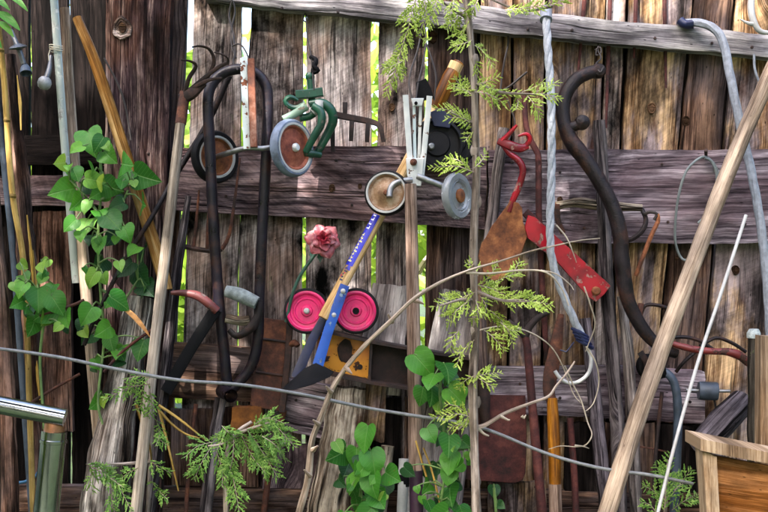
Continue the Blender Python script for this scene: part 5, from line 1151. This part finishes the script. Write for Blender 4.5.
# bare branch, tendrils and dry stalks
random.seed(8)
t = thing('bare_branch', 'long bare knobby branch arching up across the fence to the right', 'branch', ground_pt(P(306, 490, .30), P(300, 512, .30)))
bp = [(300, 512, .30), (309, 478, .31), (313, 440, .32), (322, 416, .33), (331, 392, .34), (345, 370, .35), (366, 346, .36), (392, 322, .37), (415, 300, .38), (442, 283, .39), (470, 271, .40), (500, 262, .40), (530, 252, .40), (548, 247, .40)]
kb = (MB().tube([ground_pt(P(309, 478, .31), P(300, 512, .30))] + [P(*p) for p in bp], [W(5), W(4), W(3.2), W(2.7), W(2.2), W(1.7), W(1.0), W(.6)], 10, .008, jit=.16, wob=.006))
for (a, b_, c, e) in ((346, 368, 352, 374), (392, 322, 388, 314), (415, 300, 424, 304), (331, 392, 326, 386), (313, 450, 318, 446), (310, 476, 304, 470), (470, 271, 474, 264), (318, 424, 313, 420)):
    kb.tube([P(a, b_, .35), P((a + c) / 2, (b_ + e) / 2, .36), P(c, e, .365)], [W(2.6), W(1.6), W(.7)], 7, .004)
obj('stem', kb, m_twig, t)
obj('side_twig', MB().tube([P(466, 273, .40), P(490, 274, .40), P(520, 271, .40), P(545, 273, .40), P(560, 288, .40), P(568, 306, .40)], [W(1.1), W(.9), W(.5)], 8, .008, wob=.004), m_tendril, t)
t = thing('dry_tendrils', 'pale curling dry tendrils around the white ring of the twisted rope', 'tendril', P(580, 440, .2))
for i, pts in enumerate(([(478, 330), (500, 326), (525, 330), (547, 343), (560, 362), (572, 392), (580, 402)], [(586, 288), (592, 305), (597, 325), (590, 345), (587, 352)], [(586, 346), (596, 362), (600, 382), (596, 402), (590, 410), (586, 412)], [(566, 366), (574, 385), (582, 402), (588, 424), (592, 436), (586, 446), (576, 448), (560, 447), (548, 450)],
        [(540, 272), (555, 276), (568, 286), (572, 292)], [(540, 249), (560, 244), (580, 240), (600, 238)], [(556, 224), (566, 236), (572, 250), (576, 262)], [(574, 446), (582, 447), (588, 449)])):
    obj('tendril', MB().tube([P(a, b_, .22 + .015 * math.sin(i + k)) for k, (a, b_) in enumerate(pts)], [W(.75), W(.65), W(.4)], 7, .006, wob=.008), m_tendril, t)
t = thing('forked_twig', 'small knobby forked twig growing right of the sapling over the dark red shovel', 'twig', P(474, 430, .33))
obj('stem', MB().tube([P(474, 428, .34), P(486, 425, .33), P(505, 414, .32), P(530, 404, .31), P(548, 397, .30), P(556, 386, .29), P(566, 374, .28), P(574, 362, .27)], [W(1.9), W(1.6), W(1.2), W(.8)], 8, .006, jit=.12, wob=.004), m_twig, t)
for pts in ([(478, 428), (484, 434), (489, 436)], [(500, 416), (508, 420), (510, 420)], [(476, 427), (466, 424), (458, 430)], [(522, 416), (524, 418), (526, 415)]):
    obj('stub', MB().tube([P(a, b_, .335) for a, b_ in pts], [W(1.6), W(1.2), W(.7)], 7, .005), m_tendril, t)
t = thing('dry_stalks', 'thin pale dry stalks crossing below the long grey cable at the left', 'stalk', P(178, 492, .2))
for pts in ([(159, 405), (180, 419), (206, 440)], [(158, 408), (166, 440), (178, 491)], [(160, 411), (172, 424), (186, 434), (200, 438)], [(136, 404), (144, 430), (150, 448), (152, 470)]):
    obj('stalk', MB().tube([P(a, b_, .24) for a, b_ in pts], [W(1.4), W(1.1), W(.7)], 7, .008, wob=.003), m_cane, t)
t = thing('thin_stalks', 'two thin pale plant stalks between the purple sleeve and the sapling', 'stalk', P(440, 512, .22))
for pts in ([(424, 448), (432, 470), (442, 512), (450, 560)], [(416, 440), (422, 460), (428, 480)]):
    obj('stalk', MB().tube([P(a, b_, .24) for a, b_ in pts], [W(.9), W(1.0)], 7, .008, wob=.003), m_cane, t)
mb = MB(); blade_leaf(mb, P(116, 303, .21), P(150, 333, .22), W(3.4), Vector((.5, -.5, .6)))
obj('dry_leaf', mb, m_dry, None, 'curled dry orange leaf caught on the vine by the split log', 'leaf', sharp=80)
pole('red_twig', [(104, 372, .20), (122, 352, .20), (140, 338, .21), (152, 330, .21)], 1.5, m_redrust, 'short reddish twig under the dry orange leaf', 'twig', ground=False)
pole('red_twig', [(40, 316, .20), (60, 310, .2), (76, 304, .2), (84, 300, .2)], 1.6, m_rust, 'short reddish twig through the small vine by the bamboo cane', 'twig', ground=False)
